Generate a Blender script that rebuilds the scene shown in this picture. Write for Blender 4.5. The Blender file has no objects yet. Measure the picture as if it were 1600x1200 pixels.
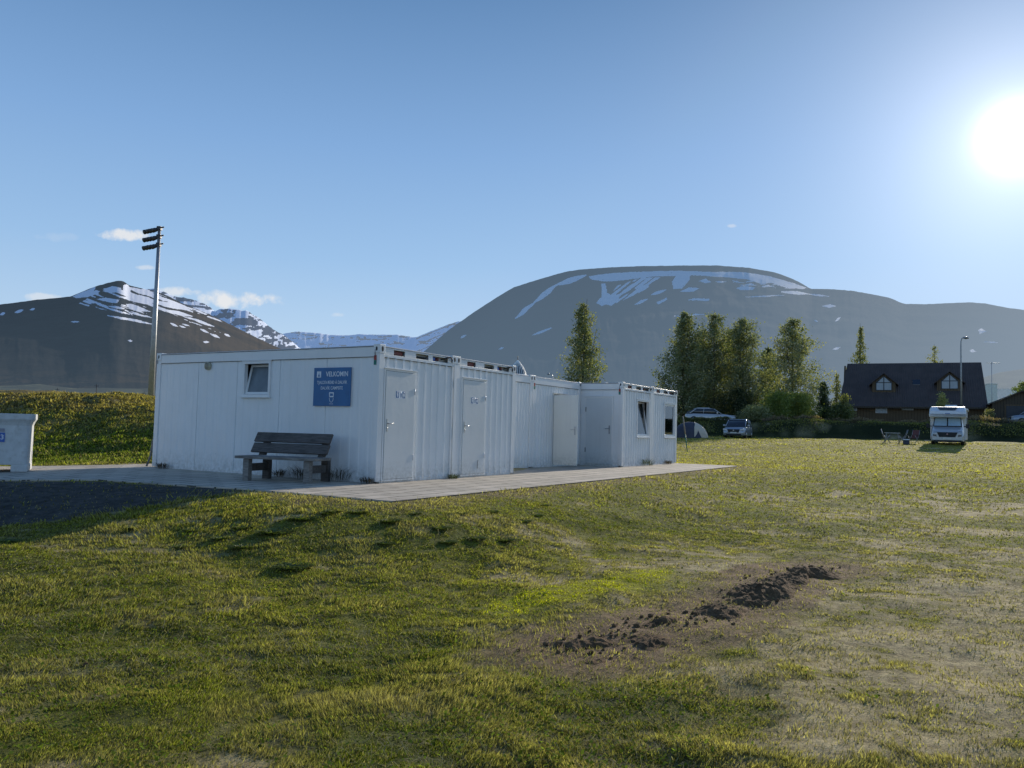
import bpy, math, random
import numpy as np
from math import sin, cos, pi, radians
from mathutils import Vector, Matrix

random.seed(7)
RNG = np.random.default_rng(11)
sc = bpy.context.scene
COL = sc.collection

# ------------------------------------------------------------------ camera maths
F = 1242.8
EYE = 1.6
def _n(v):
    v = np.array(v, float); return v / np.linalg.norm(v)
_up = _n((.0252, 1, -70.55 / F)); _fw = np.array((0, 0, -1.))
_Y = _n(_fw - _up * _fw.dot(_up)); _X = np.cross(_Y, _up)
CM = np.array([_X, _Y, _up])
def ray(px, py): return CM @ _n((px - 800, 600 - py, -F))
def atz(px, py, z):
    d = ray(px, py); return np.array((0, 0, EYE)) + d * ((z - EYE) / d[2])
def aty(px, py, Y):
    d = ray(px, py); return np.array((0, 0, EYE)) + d * (Y / d[1])
def proj(P):
    c = (P - np.array((0, 0, EYE))) @ CM
    w = np.minimum(c[..., 2], -1e-3)
    return 800 + F * c[..., 0] / -w, 600 - F * c[..., 1] / -w
SUN = ray(1590, 213)
SUN_EL = math.asin(SUN[2]); SUN_AZ = math.atan2(SUN[0], SUN[1])

# ------------------------------------------------------------------ numpy noise
def _hash(ix, iy, s):
    n = (ix.astype(np.int64) * 374761393 + iy.astype(np.int64) * 668265263 + s * 974634777) & 0xffffffff
    n = ((n ^ (n >> 13)) * 1274126177) & 0xffffffff
    return ((n ^ (n >> 16)) & 0xffff) / 65535.0
def vnoise(x, y, s=0):
    x = np.asarray(x, float); y = np.asarray(y, float)
    ix = np.floor(x); iy = np.floor(y); fx = x - ix; fy = y - iy
    fx = fx * fx * (3 - 2 * fx); fy = fy * fy * (3 - 2 * fy)
    a = _hash(ix, iy, s); b = _hash(ix + 1, iy, s); c = _hash(ix, iy + 1, s); d = _hash(ix + 1, iy + 1, s)
    return (a * (1 - fx) + b * fx) * (1 - fy) + (c * (1 - fx) + d * fx) * fy
def fbm(x, y, s=0, o=4):
    r = 0; a = .5; t = 0
    for i in range(o):
        r = r + a * vnoise(x * 2 ** i + 17.3 * i, y * 2 ** i - 9.1 * i, s + i); t += a; a *= .5
    return r / t
def sstep(x, a, b):
    t = np.clip((x - a) / (b - a), 0, 1); return t * t * (3 - 2 * t)
def inpoly(px, py, poly):
    ins = np.zeros(np.shape(px), bool); n = len(poly)
    for i in range(n):
        x1, y1 = poly[i]; x2, y2 = poly[(i + 1) % n]
        if y1 == y2: continue
        c = ((y1 > py) != (y2 > py)) & (px < (x2 - x1) * (py - y1) / (y2 - y1) + x1)
        ins ^= c
    return ins
def dpoly(x, y, poly, closed=True):
    d = np.full(np.shape(x), 1e9); n = len(poly)
    for i in range(n if closed else n - 1):
        x1, y1 = poly[i]; x2, y2 = poly[(i + 1) % n]
        dx, dy = x2 - x1, y2 - y1
        t = np.clip(((x - x1) * dx + (y - y1) * dy) / (dx * dx + dy * dy + 1e-9), 0, 1)
        d = np.minimum(d, np.hypot(x - x1 - t * dx, y - y1 - t * dy))
    return d

# ------------------------------------------------------------------ cabin frame
CAZ = radians(30.69 - 0.0)
PZ = .529
C0 = np.array((-2.482, 14.798, PZ))
AX = np.array((sin(CAZ), cos(CAZ), 0)); BX = np.array((-cos(CAZ), sin(CAZ), 0))
def uvw(u, v, z=0.): return C0 + AX * u + BX * v + np.array((0, 0, z))
def touv(x, y): return (x - C0[0]) * AX[0] + (y - C0[1]) * AX[1], (x - C0[0]) * BX[0] + (y - C0[1]) * BX[1]
def on_u(px, py, u=0.):      # pixel -> (v, z) on plane u
    d = ray(px, py); o = np.array((0, 0, EYE)) - C0
    t = (u - o @ AX) / (d @ AX); p = o + d * t; return p @ BX, p[2]
def on_v(px, py, v=0.):      # pixel -> (u, z) on plane v
    d = ray(px, py); o = np.array((0, 0, EYE)) - C0
    t = (v - o @ BX) / (d @ BX); p = o + d * t; return p @ AX, p[2]

# ------------------------------------------------------------------ terrain
pad_uv = [(-2.44, -2.41), (16.4, -2.41), (16.4, 8.2), (-.2, 8.4), (-2.2, 8.6), (-5., 12.5), (-9., 16.), (-11, 12), (-7.2, 7.), (-4.6, 4.6), (-3.0, 3.7), (-2.8, 2.2)]
pad_xy = [tuple(uvw(u, v)[:2]) for u, v in pad_uv]
def hf(x, y):
    x = np.asarray(x, float); y = np.asarray(y, float)
    r = np.hypot(x, y)
    yy = np.clip(y, -20, 74)
    base = np.interp(yy, (6, 28, 47, 57, 70, 74), (0, .43, .60, 1.05, 1.27, 1.32)) + .007 * np.clip(x, 0, 60) * sstep(y, 30, 60)
    base = base + (fbm(x * .35, y * .35, 3, 3) - .5) * .14 * sstep(r, 1, 8) + (fbm(x * 2.2, y * 2.2, 8, 3) - .5) * .085 + (fbm(x * .7, y * 1.3, 18, 3) - .5) * .16 * sstep(y, 34, 44) * (1 - sstep(y, 64, 70))
    ins = inpoly(x, y, pad_xy); d = np.where(ins, 0, dpoly(x, y, pad_xy))
    k = 1 - sstep(d, .12, 3.4)
    u, v = touv(x, y)
    h = base * (1 - k) + (PZ - .022) * k
    # berm behind the path
    yb = y + .05 * (x + 8) - np.clip(-x - 12, 0, 50) * .15
    bm = sstep(yb, 18.8, 29.0) * (1 - sstep(yb, 33, 48)) * (1 - sstep(x, -3.5, 1.0)) * (1 + (fbm(x * .25, y * .25, 21, 2) - .5) * .28)
    lump = (fbm(x * 1.1, y * 1.1, 31, 3) - .5) * .5 * sstep(yb, 19.8, 22)* (1 - sstep(x, -3.5, 1.0)) * (1 - sstep(yb, 33, 48))
    h = h + bm * (1.98 + .0 * x) + lump * .42
    # embankment and terrace across the far end of the field
    ye = y + .02 * x + (fbm(x * .12, 5 + 0 * y, 41, 2) - .5) * 1.6
    h = h + sstep(ye, 72.0, 75.5) * (1.32 + .006 * np.clip(x, 0, 60) + (fbm(x * .3, y * .3, 44, 3) - .5) * .5)
    # the valley floor: slowly up towards the mountains
    h = h + np.clip(y - 110, 0, 4000) * .004
    return h
def G(px, py, it=14):
    z = .3
    for _ in range(it):
        p = atz(px, py, min(z, 1.5)); z = .5 * z + .5 * float(hf(p[0], p[1]))
    return np.array((p[0], p[1], float(hf(p[0], p[1]))))
def gz(x, y): return float(hf(np.array([x]), np.array([y]))[0])

# ------------------------------------------------------------------ object helpers
def tag(o, label=None, cat=None, group=None, kind=None):
    if label: o['label'] = label
    if cat: o['category'] = cat
    if group: o['group'] = group
    if kind: o['kind'] = kind
    return o
def empty(name, loc=(0, 0, 0), rz=0., label=None, cat=None, group=None):
    o = bpy.data.objects.new(name, None); COL.objects.link(o)
    o.location = tuple(float(c) for c in loc); o.rotation_euler = (0, 0, rz); o.empty_display_size = .2
    return tag(o, label, cat, group)
def kids(o): return [c for c in bpy.data.objects if c.parent == o]
def copy_tree(o, parent=None, ch=None):
    if ch is None:
        ch = {}
        for c in bpy.data.objects:
            if c.parent: ch.setdefault(c.parent.name, []).append(c)
    c = o.copy(); COL.objects.link(c); c.parent = parent
    for k in ch.get(o.name, []): copy_tree(k, c, ch)
    return c
class MB:
    def __init__(s): s.v = []; s.f = []; s.sm = []
    def add(s, vs, fs, smooth=False, M=None):
        b = len(s.v)
        for p in vs: s.v.append(tuple(M @ Vector(p)) if M is not None else tuple(float(c) for c in p))
        for f in fs: s.f.append(tuple(b + i for i in f)); s.sm.append(smooth)
        return s
    def box(s, x0, x1, y0, y1, z0, z1, M=None):
        return s.add([(x0, y0, z0), (x1, y0, z0), (x1, y1, z0), (x0, y1, z0), (x0, y0, z1), (x1, y0, z1), (x1, y1, z1), (x0, y1, z1)],
              [(0, 3, 2, 1), (4, 5, 6, 7), (0, 1, 5, 4), (1, 2, 6, 5), (2, 3, 7, 6), (3, 0, 4, 7)], False, M)
    def tube(s, pts, rad, n=8, cap=True):
        pts = [Vector(tuple(float(c) for c in p)) for p in pts]
        if not hasattr(rad, '__len__'): rad = [rad] * len(pts)
        vs = []; fs = []; prev = None
        for i, p in enumerate(pts):
            t = (pts[min(i + 1, len(pts) - 1)] - pts[max(i - 1, 0)]).normalized()
            a = prev if prev is not None else (Vector((1, 0, 0)) if abs(t.x) < .9 else Vector((0, 1, 0)))
            a = (a - t * a.dot(t)).normalized(); prev = a; b = t.cross(a)
            for k in range(n):
                w = 2 * pi * k / n; vs.append(p + (a * cos(w) + b * sin(w)) * rad[i])
        for i in range(len(pts) - 1):
            for k in range(n):
                k2 = (k + 1) % n; fs.append((i * n + k, i * n + k2, (i + 1) * n + k2, (i + 1) * n + k))
        if cap:
            fs.append(tuple(range(n))[::-1]); fs.append(tuple((len(pts) - 1) * n + k for k in range(n)))
        return s.add(vs, fs, True)
    def prism(s, poly, d0, d1, axis='y', M=None):   # polygon in the two other axes
        n = len(poly)
        def P(a, b, d): return {'y': (a, d, b), 'x': (d, a, b), 'z': (a, b, d)}[axis]
        vs = [P(a, b, d0) for a, b in poly] + [P(a, b, d1) for a, b in poly]
        fs = [tuple(range(n)), tuple(range(n, 2 * n))[::-1]] + [(i, i + n, (i + 1) % n + n, (i + 1) % n) for i in range(n)]
        return s.add(vs, fs, False, M)
    def loft(s, secs, smooth=True, cap=True):
        n = len(secs[0]); vs = [p for q in secs for p in q]; fs = []
        for i in range(len(secs) - 1):
            for k in range(n):
                k2 = (k + 1) % n; fs.append((i * n + k, i * n + k2, (i + 1) * n + k2, (i + 1) * n + k))
        if cap: fs.append(tuple(range(n))[::-1]); fs.append(tuple((len(secs) - 1) * n + k for k in range(n)))
        return s.add(vs, fs, smooth)
    def build(s, name, mat, parent=None, bevel=0, seg=1, fixn=False):
        me = bpy.data.meshes.new(name); me.from_pydata(s.v, [], s.f)
        me.polygons.foreach_set('use_smooth', s.sm)
        if mat: me.materials.append(mat)
        me.update()
        if fixn:
            import bmesh
            bm = bmesh.new(); bm.from_mesh(me); bmesh.ops.recalc_face_normals(bm, faces=bm.faces); bm.to_mesh(me); bm.free()
        o = bpy.data.objects.new(name, me); COL.objects.link(o)
        if parent: o.parent = parent
        if bevel:
            m = o.modifiers.new('Bevel', 'BEVEL'); m.width = bevel; m.segments = seg; m.limit_method = 'ANGLE'
        return o
def npmesh(name, V, Fc, mat, parent=None, col=None, smooth=False, attrs=None):
    V = np.ascontiguousarray(V, np.float32); Fc = np.ascontiguousarray(Fc, np.int32); k = Fc.shape[1]
    me = bpy.data.meshes.new(name)
    me.vertices.add(len(V)); me.vertices.foreach_set('co', V.ravel())
    me.loops.add(Fc.size); me.loops.foreach_set('vertex_index', Fc.ravel())
    me.polygons.add(len(Fc)); me.polygons.foreach_set('loop_start', np.arange(0, Fc.size, k, dtype=np.int32))
    me.update(calc_edges=True)
    me.polygons.foreach_set('use_smooth', np.full(len(Fc), smooth))
    if col is not None:
        a = me.color_attributes.new('Col', 'FLOAT_COLOR', 'POINT')
        c = np.ones((len(V), 4), np.float32); c[:, :3] = col; a.data.foreach_set('color', c.ravel())
    for nm, val in (attrs or {}).items():
        a = me.attributes.new(nm, 'FLOAT', 'POINT'); a.data.foreach_set('value', np.asarray(val, np.float32))
    if mat: me.materials.append(mat)
    o = bpy.data.objects.new(name, me); COL.objects.link(o)
    if parent: o.parent = parent
    return o
def grid_faces(nr, nc):
    i = np.arange(nr - 1)[:, None] * nc + np.arange(nc - 1)[None, :]
    return np.stack([i, i + 1, i + nc + 1, i + nc], -1).reshape(-1, 4)

# ------------------------------------------------------------------ materials
class NT:
    def __init__(s, name):
        s.m = bpy.data.materials.new(name); s.m.use_nodes = True; s.t = s.m.node_tree
        s.t.nodes.clear(); s.out = s.n('ShaderNodeOutputMaterial')
    def n(s, ty, inp=None, **kw):
        x = s.t.nodes.new(ty)
        for k, v in kw.items(): setattr(x, k, v)
        for k, v in (inp or {}).items(): s.set(x, k, v)
        return x
    def set(s, x, k, v):
        if isinstance(v, bpy.types.NodeSocket): s.t.links.new(v, x.inputs[k])
        else: x.inputs[k].default_value = v
    def coord(s, kind='Object'): return s.n('ShaderNodeTexCoord').outputs[kind]
    def noise(s, scale, detail=4, vec=None, rough=.55, out='Fac'):
        x = s.n('ShaderNodeTexNoise', {'Scale': scale, 'Detail': detail, 'Roughness': rough})
        if vec is not None: s.set(x, 'Vector', vec)
        return x.outputs[out]
    def ramp(s, fac, a, b, interp='LINEAR'):
        x = s.n('ShaderNodeMapRange', {'Value': fac, 'From Min': a, 'From Max': b}); return x.outputs[0]
    def mix(s, f, a, b, mode='MIX'):
        x = s.n('ShaderNodeMix', data_type='RGBA', blend_type=mode)
        s.set(x, 0, f); s.set(x, 6, a if isinstance(a, bpy.types.NodeSocket) else (*a, 1)); s.set(x, 7, b if isinstance(b, bpy.types.NodeSocket) else (*b, 1))
        return x.outputs[2]
    def math(s, op, a, b=0.):
        x = s.n('ShaderNodeMath', operation=op); s.set(x, 0, a); s.set(x, 1, b); return x.outputs[0]
    def bump(s, h, strength=.3, dist=.02):
        return s.n('ShaderNodeBump', {'Height': h, 'Strength': strength, 'Distance': dist}).outputs[0]
    def done(s, sh): s.t.links.new(sh, s.out.inputs[0]); return s.m
def scl(nt, vec, sx, sy, sz): return nt.n('ShaderNodeMapping', {'Vector': vec, 'Scale': (sx, sy, sz)}).outputs[0]

def mat_basic(name, col, rough=.6, var=.12, scale=3., metal=0., bump=0., dirt=None, spec=.5, coat=0., stretch=(1, 1, 1), bscale=None):
    nt = NT(name); co = scl(nt, nt.coord(), *stretch)
    f = nt.noise(scale, 5, co)
    c = nt.mix(nt.ramp(f, .3, .7), tuple(x * (1 - var) for x in col), tuple(min(1, x * (1 + var)) for x in col))
    if dirt:
        f2 = nt.noise(scale * 2.3, 6, co, .7)
        c = nt.mix(nt.ramp(f2, .5, .75), c, dirt)
    p = nt.n('ShaderNodeBsdfPrincipled', {'Base Color': c, 'Roughness': rough, 'Metallic': metal, 'Specular IOR Level': spec, 'Coat Weight': coat})
    if bump: nt.set(p, 'Normal', nt.bump(nt.noise(bscale or scale * 8, 4, co), bump, .01))
    return nt.done(p.outputs[0])
def mat_emit_haze(nt, shader, col, fac):
    e = nt.n('ShaderNodeEmission', {'Color': (*col, 1), 'Strength': 1.})
    m = nt.n('ShaderNodeMixShader', {0: fac, 1: shader, 2: e.outputs[0]}); return m.outputs[0]
def mat_leaf(name, trans=.45, gloss=.12):
    nt = NT(name)
    a = nt.n('ShaderNodeAttribute', attribute_name='Col').outputs[0]
    d = nt.n('ShaderNodeBsdfDiffuse', {'Color': a}).outputs[0]
    tc = nt.mix(1., a, (1.04, 1.12, .42), 'MULTIPLY')
    t = nt.n('ShaderNodeBsdfTranslucent', {'Color': tc}).outputs[0]
    g = nt.n('ShaderNodeBsdfGlossy', {'Color': (.9, .9, .85, 1), 'Roughness': .45}).outputs[0]
    m = nt.n('ShaderNodeMixShader', {0: trans, 1: d, 2: t}).outputs[0]
    m2 = nt.n('ShaderNodeMixShader', {0: gloss, 1: m, 2: g}).outputs[0]
    return nt.done(m2)

M = {}
def mk_white(name, base, rough=.38):
    nt = NT(name); co = nt.coord()
    f = nt.noise(1.7, 5, co); st = nt.noise(9, 5, scl(nt, co, 1.5, 1.5, .08), .6)
    c = nt.mix(nt.ramp(f, .3, .75), tuple(x * .93 for x in base), base)
    c = nt.mix(nt.math('MULTIPLY', nt.ramp(st, .55, .85), .14), c, (.33, .33, .31))
    sp = nt.n('ShaderNodeSeparateXYZ', {0: co}).outputs[2]
    low = nt.math('MULTIPLY', nt.ramp(sp, .45, .05), nt.ramp(nt.noise(14, 5, co), .35, .65))
    c = nt.mix(nt.math('MULTIPLY', low, .4), c, (.2, .2, .16))
    rs = nt.math('MULTIPLY', nt.ramp(nt.noise(26, 5, scl(nt, co, 1, 1, .45), .7), .66, .72), nt.ramp(sp, 1.1, .0))
    c = nt.mix(nt.math('MULTIPLY', rs, .75), c, (.16, .085, .045))
    p = nt.n('ShaderNodeBsdfPrincipled', {'Base Color': c, 'Roughness': nt.n('ShaderNodeMapRange', {'Value': f, 'To Min': rough - .08, 'To Max': rough + .15}).outputs[0], 'Specular IOR Level': .5})
    nt.set(p, 'Normal', nt.bump(nt.noise(1.6, 3, co), .13, .05))
    return nt.done(p.outputs[0])
M['white'] = mk_white('cabin_white', (.80, .82, .82), .3)
M['frame'] = mk_white('cabin_frame_white', (.80, .81, .80), .36)
M['door'] = mk_white('door_grey_white', (.66, .69, .69), .4)
M['dark'] = mat_basic('dark_gap', (.02, .02, .022), .8)
M['rubber'] = mat_basic('rubber', (.025, .025, .027), .75)
M['red'] = mat_basic('tag_red', (.33, .05, .04), .6, .25, 20)
M['socket_red'] = mat_basic('socket_dark_red', (.17, .03, .02), .5, .4, 20)
M['green'] = mat_basic('tag_green', (.02, .17, .13), .6, .25, 20)
M['blue'] = mat_basic('tag_blue', (.05, .13, .42), .5, .2, 20)
M['signblue'] = mat_basic('sign_blue', (.015, .125, .31), .4, .12, 4)
M['signwhite'] = mat_basic('sign_white', (.72, .76, .8), .5, .05, 9)
M['steel'] = mat_basic('brushed_steel', (.55, .55, .55), .3, .1, 12, 1.)
M['galv'] = mat_basic('galvanised_pole', (.36, .37, .38), .45, .15, 6, .6)
M['lampdark'] = mat_basic('lamp_housing', (.035, .04, .05), .5, .2, 6)
M['roof'] = mat_basic('roof_sheet', (.5, .52, .54), .45, .1, 2, .3)
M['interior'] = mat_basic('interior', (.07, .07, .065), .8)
M['tub'] = mat_basic('tub_plastic', (.58, .59, .58), .5, .1, 5, 0, .1, dirt=(.45, .45, .42))
def mk_wood(name, col, dark):
    nt = NT(name); co = nt.coord()
    f = nt.noise(7, 8, scl(nt, co, 6, .7, 6), .7); g = nt.noise(2.5, 4, co)
    c = nt.mix(nt.ramp(f, .3, .7), dark, col); c = nt.mix(nt.math('MULTIPLY', nt.ramp(g, .45, .7), .5), c, tuple(x * .55 for x in dark))
    p = nt.n('ShaderNodeBsdfPrincipled', {'Base Color': c, 'Roughness': .8, 'Specular IOR Level': .25})
    nt.set(p, 'Normal', nt.bump(f, .5, .01)); return nt.done(p.outputs[0])
M['wood'] = mk_wood('weathered_wood', (.17, .155, .14), (.05, .045, .042))
M['woodpale'] = mk_wood('weathered_wood_pale', (.34, .32, .29), (.13, .12, .11))
def mk_glass():
    nt = NT('window_glass')
    g = nt.n('ShaderNodeBsdfGlossy', {'Color': (.9, .95, 1, 1), 'Roughness': .03}).outputs[0]
    t = nt.n('ShaderNodeBsdfTransparent', {'Color': (.55, .6, .62, 1)}).outputs[0]
    fr = nt.n('ShaderNodeFresnel', {'IOR': 1.5}).outputs[0]
    return nt.done(nt.n('ShaderNodeMixShader', {0: nt.math('MULTIPLY_ADD', fr, 1.) if 0 else nt.math('ADD', fr, .06), 1: t, 2: g}).outputs[0])
M['glass'] = mk_glass()
M['darkglass'] = mat_basic('tinted_glass', (.02, .025, .03), .08, .1, 2, 0, spec=.8)
M['frosted'] = mat_basic('frosted_pane', (.12, .15, .17), .25, .2, 3)
def mk_paving():
    nt = NT('concrete_paving'); co = nt.coord('UV')
    b = nt.n('ShaderNodeTexBrick', {'Vector': co, 'Color1': (.58, .51, .41, 1), 'Color2': (.46, .41, .33, 1), 'Mortar': (.075, .07, .055, 1), 'Scale': 1., 'Mortar Size': .02, 'Mortar Smooth': .3, 'Bias': 0., 'Brick Width': .6, 'Row Height': .4}, offset=.5)
    w = nt.coord('Object')
    c = nt.mix(nt.math('MULTIPLY', nt.ramp(nt.noise(1.1, 6, w, .7), .4, .75), .55), b.outputs[0], (.17, .15, .12))
    c = nt.mix(nt.math('MULTIPLY', nt.ramp(nt.noise(40, 3, w), .55, .7), .35), c, (.45, .42, .38))
    c = nt.mix(nt.math('MULTIPLY', nt.ramp(nt.noise(5, 5, w, .8), .62, .75), .5), c, (.10, .10, .05))
    p = nt.n('ShaderNodeBsdfPrincipled', {'Base Color': c, 'Roughness': .85, 'Specular IOR Level': .3})
    h = nt.math('SUBTRACT', nt.math('MULTIPLY', nt.noise(30, 4, w), .3), b.outputs[1])
    nt.set(p, 'Normal', nt.bump(h, .5, .01)); return nt.done(p.outputs[0])
M['paving'] = mk_paving()
def mk_ground():
    nt = NT('ground_soil_and_turf'); w = nt.coord('Object')
    a = nt.n('ShaderNodeAttribute', attribute_name='Col').outputs[0]
    n1 = nt.noise(9, 8, w, .75); n2 = nt.noise(55, 4, w, .7)
    c = nt.mix(nt.ramp(n1, .36, .64), nt.mix(1., a, (.42, .40, .38), 'MULTIPLY'), nt.mix(1., a, (1.5, 1.47, 1.38), 'MULTIPLY'))
    c = nt.mix(nt.math('MULTIPLY', nt.ramp(n2, .35, .7), .6), c, nt.mix(1., a, (.42, .45, .4), 'MULTIPLY'))
    p = nt.n('ShaderNodeBsdfPrincipled', {'Base Color': c, 'Roughness': .95, 'Specular IOR Level': .15})
    h = nt.math('ADD', n1, nt.math('MULTIPLY', n2, .5))
    nt.set(p, 'Normal', nt.bump(h, .9, .05)); return nt.done(p.outputs[0])
M['ground'] = mk_ground()
M['grass'] = mat_leaf('grass_blades', .55, .0)
M['leaf'] = mat_leaf('foliage', .42, .04)
M['bark'] = mat_basic('bark', (.10, .085, .07), .9, .3, 12, bump=.6)
def mk_soil():
    nt = NT('dug_soil'); w = nt.coord('Object')
    n1 = nt.noise(14, 8, w, .75)
    c = nt.mix(nt.ramp(n1, .3, .7), (.06, .037, .020), (.25, .165, .092))
    p = nt.n('ShaderNodeBsdfPrincipled', {'Base Color': c, 'Roughness': .95, 'Specular IOR Level': .1, 'Normal': nt.bump(nt.noise(45, 6, w, .8), .9, .03)})
    return nt.done(p.outputs[0])
M['soil'] = mk_soil()

# ------------------------------------------------------------------ world, sun, camera
W = bpy.data.worlds.new('World'); sc.world = W; W.use_nodes = True
wt = W.node_tree; wt.nodes.clear()
def wn(ty, inp=None, **kw):
    x = wt.nodes.new(ty)
    for k, v in kw.items(): setattr(x, k, v)
    for k, v in (inp or {}).items():
        if isinstance(v, bpy.types.NodeSocket): wt.links.new(v, x.inputs[k])
        else: x.inputs[k].default_value = v
    return x
def wm(op, a, b=0., c=None, clamp=False):
    x = wn('ShaderNodeMath', {0: a, 1: b}, operation=op); x.use_clamp = clamp
    if c is not None:
        if isinstance(c, bpy.types.NodeSocket): wt.links.new(c, x.inputs[2])
        else: x.inputs[2].default_value = c
    return x.outputs[0]
sky = wn('ShaderNodeTexSky'); sky.sky_type = 'NISHITA'; sky.sun_disc = False
sky.sun_elevation = SUN_EL; sky.sun_rotation = SUN_AZ; sky.altitude = 60; sky.air_density = 1.1; sky.dust_density = .7; sky.ozone_density = 1.6
tc = wn('ShaderNodeTexCoord').outputs['Generated']
nrm = wn('ShaderNodeVectorMath', {0: tc}, operation='NORMALIZE').outputs[0]
dt = wn('ShaderNodeVectorMath', {0: nrm, 1: tuple(float(c) for c in SUN)}, operation='DOT_PRODUCT').outputs['Value']
ang = wm('ARCCOSINE', wm('MINIMUM', dt, .999999))           # radians from the sun
def gauss(w, amp): return wm('MULTIPLY', wm('EXPONENT', wm('MULTIPLY', wm('POWER', wm('DIVIDE', ang, w), 2.), -1.)), amp)
def expo(w, amp): return wm('MULTIPLY', wm('EXPONENT', wm('DIVIDE', ang, -w)), amp)
glow = wm('ADD', gauss(.026, 1.6), expo(.10, .84))
skyc = wn('ShaderNodeMix', {0: 1., 7: (.92, 1.0, 1.10, 1)}, data_type='RGBA', blend_type='MULTIPLY')
wt.links.new(sky.outputs[0], skyc.inputs[6])
sks = wn('ShaderNodeVectorMath', {0: skyc.outputs[2]}, operation='SCALE'); sks.inputs['Scale'].default_value = .085
skm = wn('ShaderNodeVectorMath', {0: sks.outputs[0], 1: (.42, .55, .78)}, operation='MINIMUM')
elz = wn('ShaderNodeSeparateXYZ', {0: nrm}).outputs[2]
cr = wn('ShaderNodeValToRGB', {'Fac': wm('MAXIMUM', elz, 0.)})
cr.color_ramp.elements[0].position = 0; cr.color_ramp.elements[0].color = (.42, .56, .72, 1)
cr.color_ramp.elements[1].position = 1; cr.color_ramp.elements[1].color = (.05, .12, .32, 1)
for ps, cl in ((.10, (.45, .62, .83)), (.20, (.315, .51, .78)), (.33, (.215, .39, .68)), (.50, (.105, .23, .45))):
    e_ = cr.color_ramp.elements.new(ps); e_.color = (*cl, 1)
hs = wn('ShaderNodeMix', {0: .88}, data_type='RGBA'); wt.links.new(skm.outputs[0], hs.inputs[6]); wt.links.new(cr.outputs[0], hs.inputs[7])
bg1 = wn('ShaderNodeBackground', {'Color': hs.outputs[2], 'Strength': 1.08})
bg2 = wn('ShaderNodeBackground', {'Color': (1, .97, .92, 1), 'Strength': glow})
add = wn('ShaderNodeAddShader'); wt.links.new(bg1.outputs[0], add.inputs[0]); wt.links.new(bg2.outputs[0], add.inputs[1])
# small fair-weather clouds low over the mountains
sep = wn('ShaderNodeSeparateXYZ', {0: nrm}).outputs
yy = wm('MAXIMUM', sep[1], .05); cx = wm('DIVIDE', sep[0], yy); cz = wm('DIVIDE', sep[2], yy)
nz = wn('ShaderNodeTexNoise', {'Vector': nrm, 'Scale': 42., 'Detail': 7., 'Roughness': .62}).outputs['Fac']
tot = None
for px, py, rx, ry, am in ((192, 367, 34, 9, .95), (186, 369, 20, 5, .5), (372, 469, 56, 13, 1.0), (345, 463, 24, 10, .5), (276, 457, 30, 8, .75), (66, 465, 26, 7, .55), (226, 418, 13, 4, .5), (1143, 353, 8, 3, .4), (528, 492, 12, 4, .35), (90, 370, 30, 8, .12)):
    d = ray(px, py); a0, b0 = d[0] / d[1], d[2] / d[1]
    sx = rx / F * (1 + a0 * a0) ** .5 * 1.1; sy = ry / F * 1.1
    ex = wm('POWER', wm('DIVIDE', wm('SUBTRACT', cx, float(a0)), float(sx)), 2.); dz = wm('DIVIDE', wm('SUBTRACT', wm('ADD', cz, wm('MULTIPLY', wm('SUBTRACT', cx, float(a0)), 0.0)), float(b0)), float(sy)); ez = wm('POWER', dz, 2.)
    q = wm('SUBTRACT', 1.0, wm('ADD', ex, ez))
    q = wm('ADD', q, wm('MULTIPLY', wm('SUBTRACT', nz, .5), 4.2))
    q = wm('MULTIPLY', wm('MULTIPLY', q, 1.1, clamp=True), am)
    q = wm('MULTIPLY', q, wm('SUBTRACT', 1.7, wm('ADD', ex, wm('MULTIPLY', ez, .5)), clamp=True))
    tot = q if tot is None else wm('MAXIMUM', tot, q)
bg3 = wn('ShaderNodeBackground', {'Color': (.86, .85, .84, 1), 'Strength': 1.0})
mx = wn('ShaderNodeMixShader', {0: wm('MULTIPLY', tot, .85)}); wt.links.new(add.outputs[0], mx.inputs[1]); wt.links.new(bg3.outputs[0], mx.inputs[2])
wo = wn('ShaderNodeOutputWorld'); wt.links.new(mx.outputs[0], wo.inputs[0])

sl = bpy.data.lights.new('sun', 'SUN'); sl.energy = 5.0; sl.angle = radians(.55); sl.color = (1., .90, .76)
so = bpy.data.objects.new('sun', sl); COL.objects.link(so)
so.rotation_euler = Vector(SUN).to_track_quat('Z', 'Y').to_euler(); so.location = (0, 0, 50)
cam = bpy.data.cameras.new('camera'); co = bpy.data.objects.new('camera', cam); COL.objects.link(co)
cam.sensor_width = 36; cam.lens = F / 1600 * 36; cam.clip_end = 60000; cam.clip_start = .05
mw = Matrix([[*CM[0], 0], [*CM[1], 0], [*CM[2], EYE], [0, 0, 0, 1]]); co.matrix_world = mw
sc.camera = co
sc.render.resolution_x = 1024; sc.render.resolution_y = 768
sc.view_settings.view_transform = 'Standard'; sc.view_settings.look = 'None'; sc.view_settings.exposure = 0; sc.view_settings.gamma = 1
try:
    sc.cycles.use_denoising = True; sc.cycles.max_bounces = 6; sc.cycles.transparent_max_bounces = 8
except Exception: pass

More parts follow.
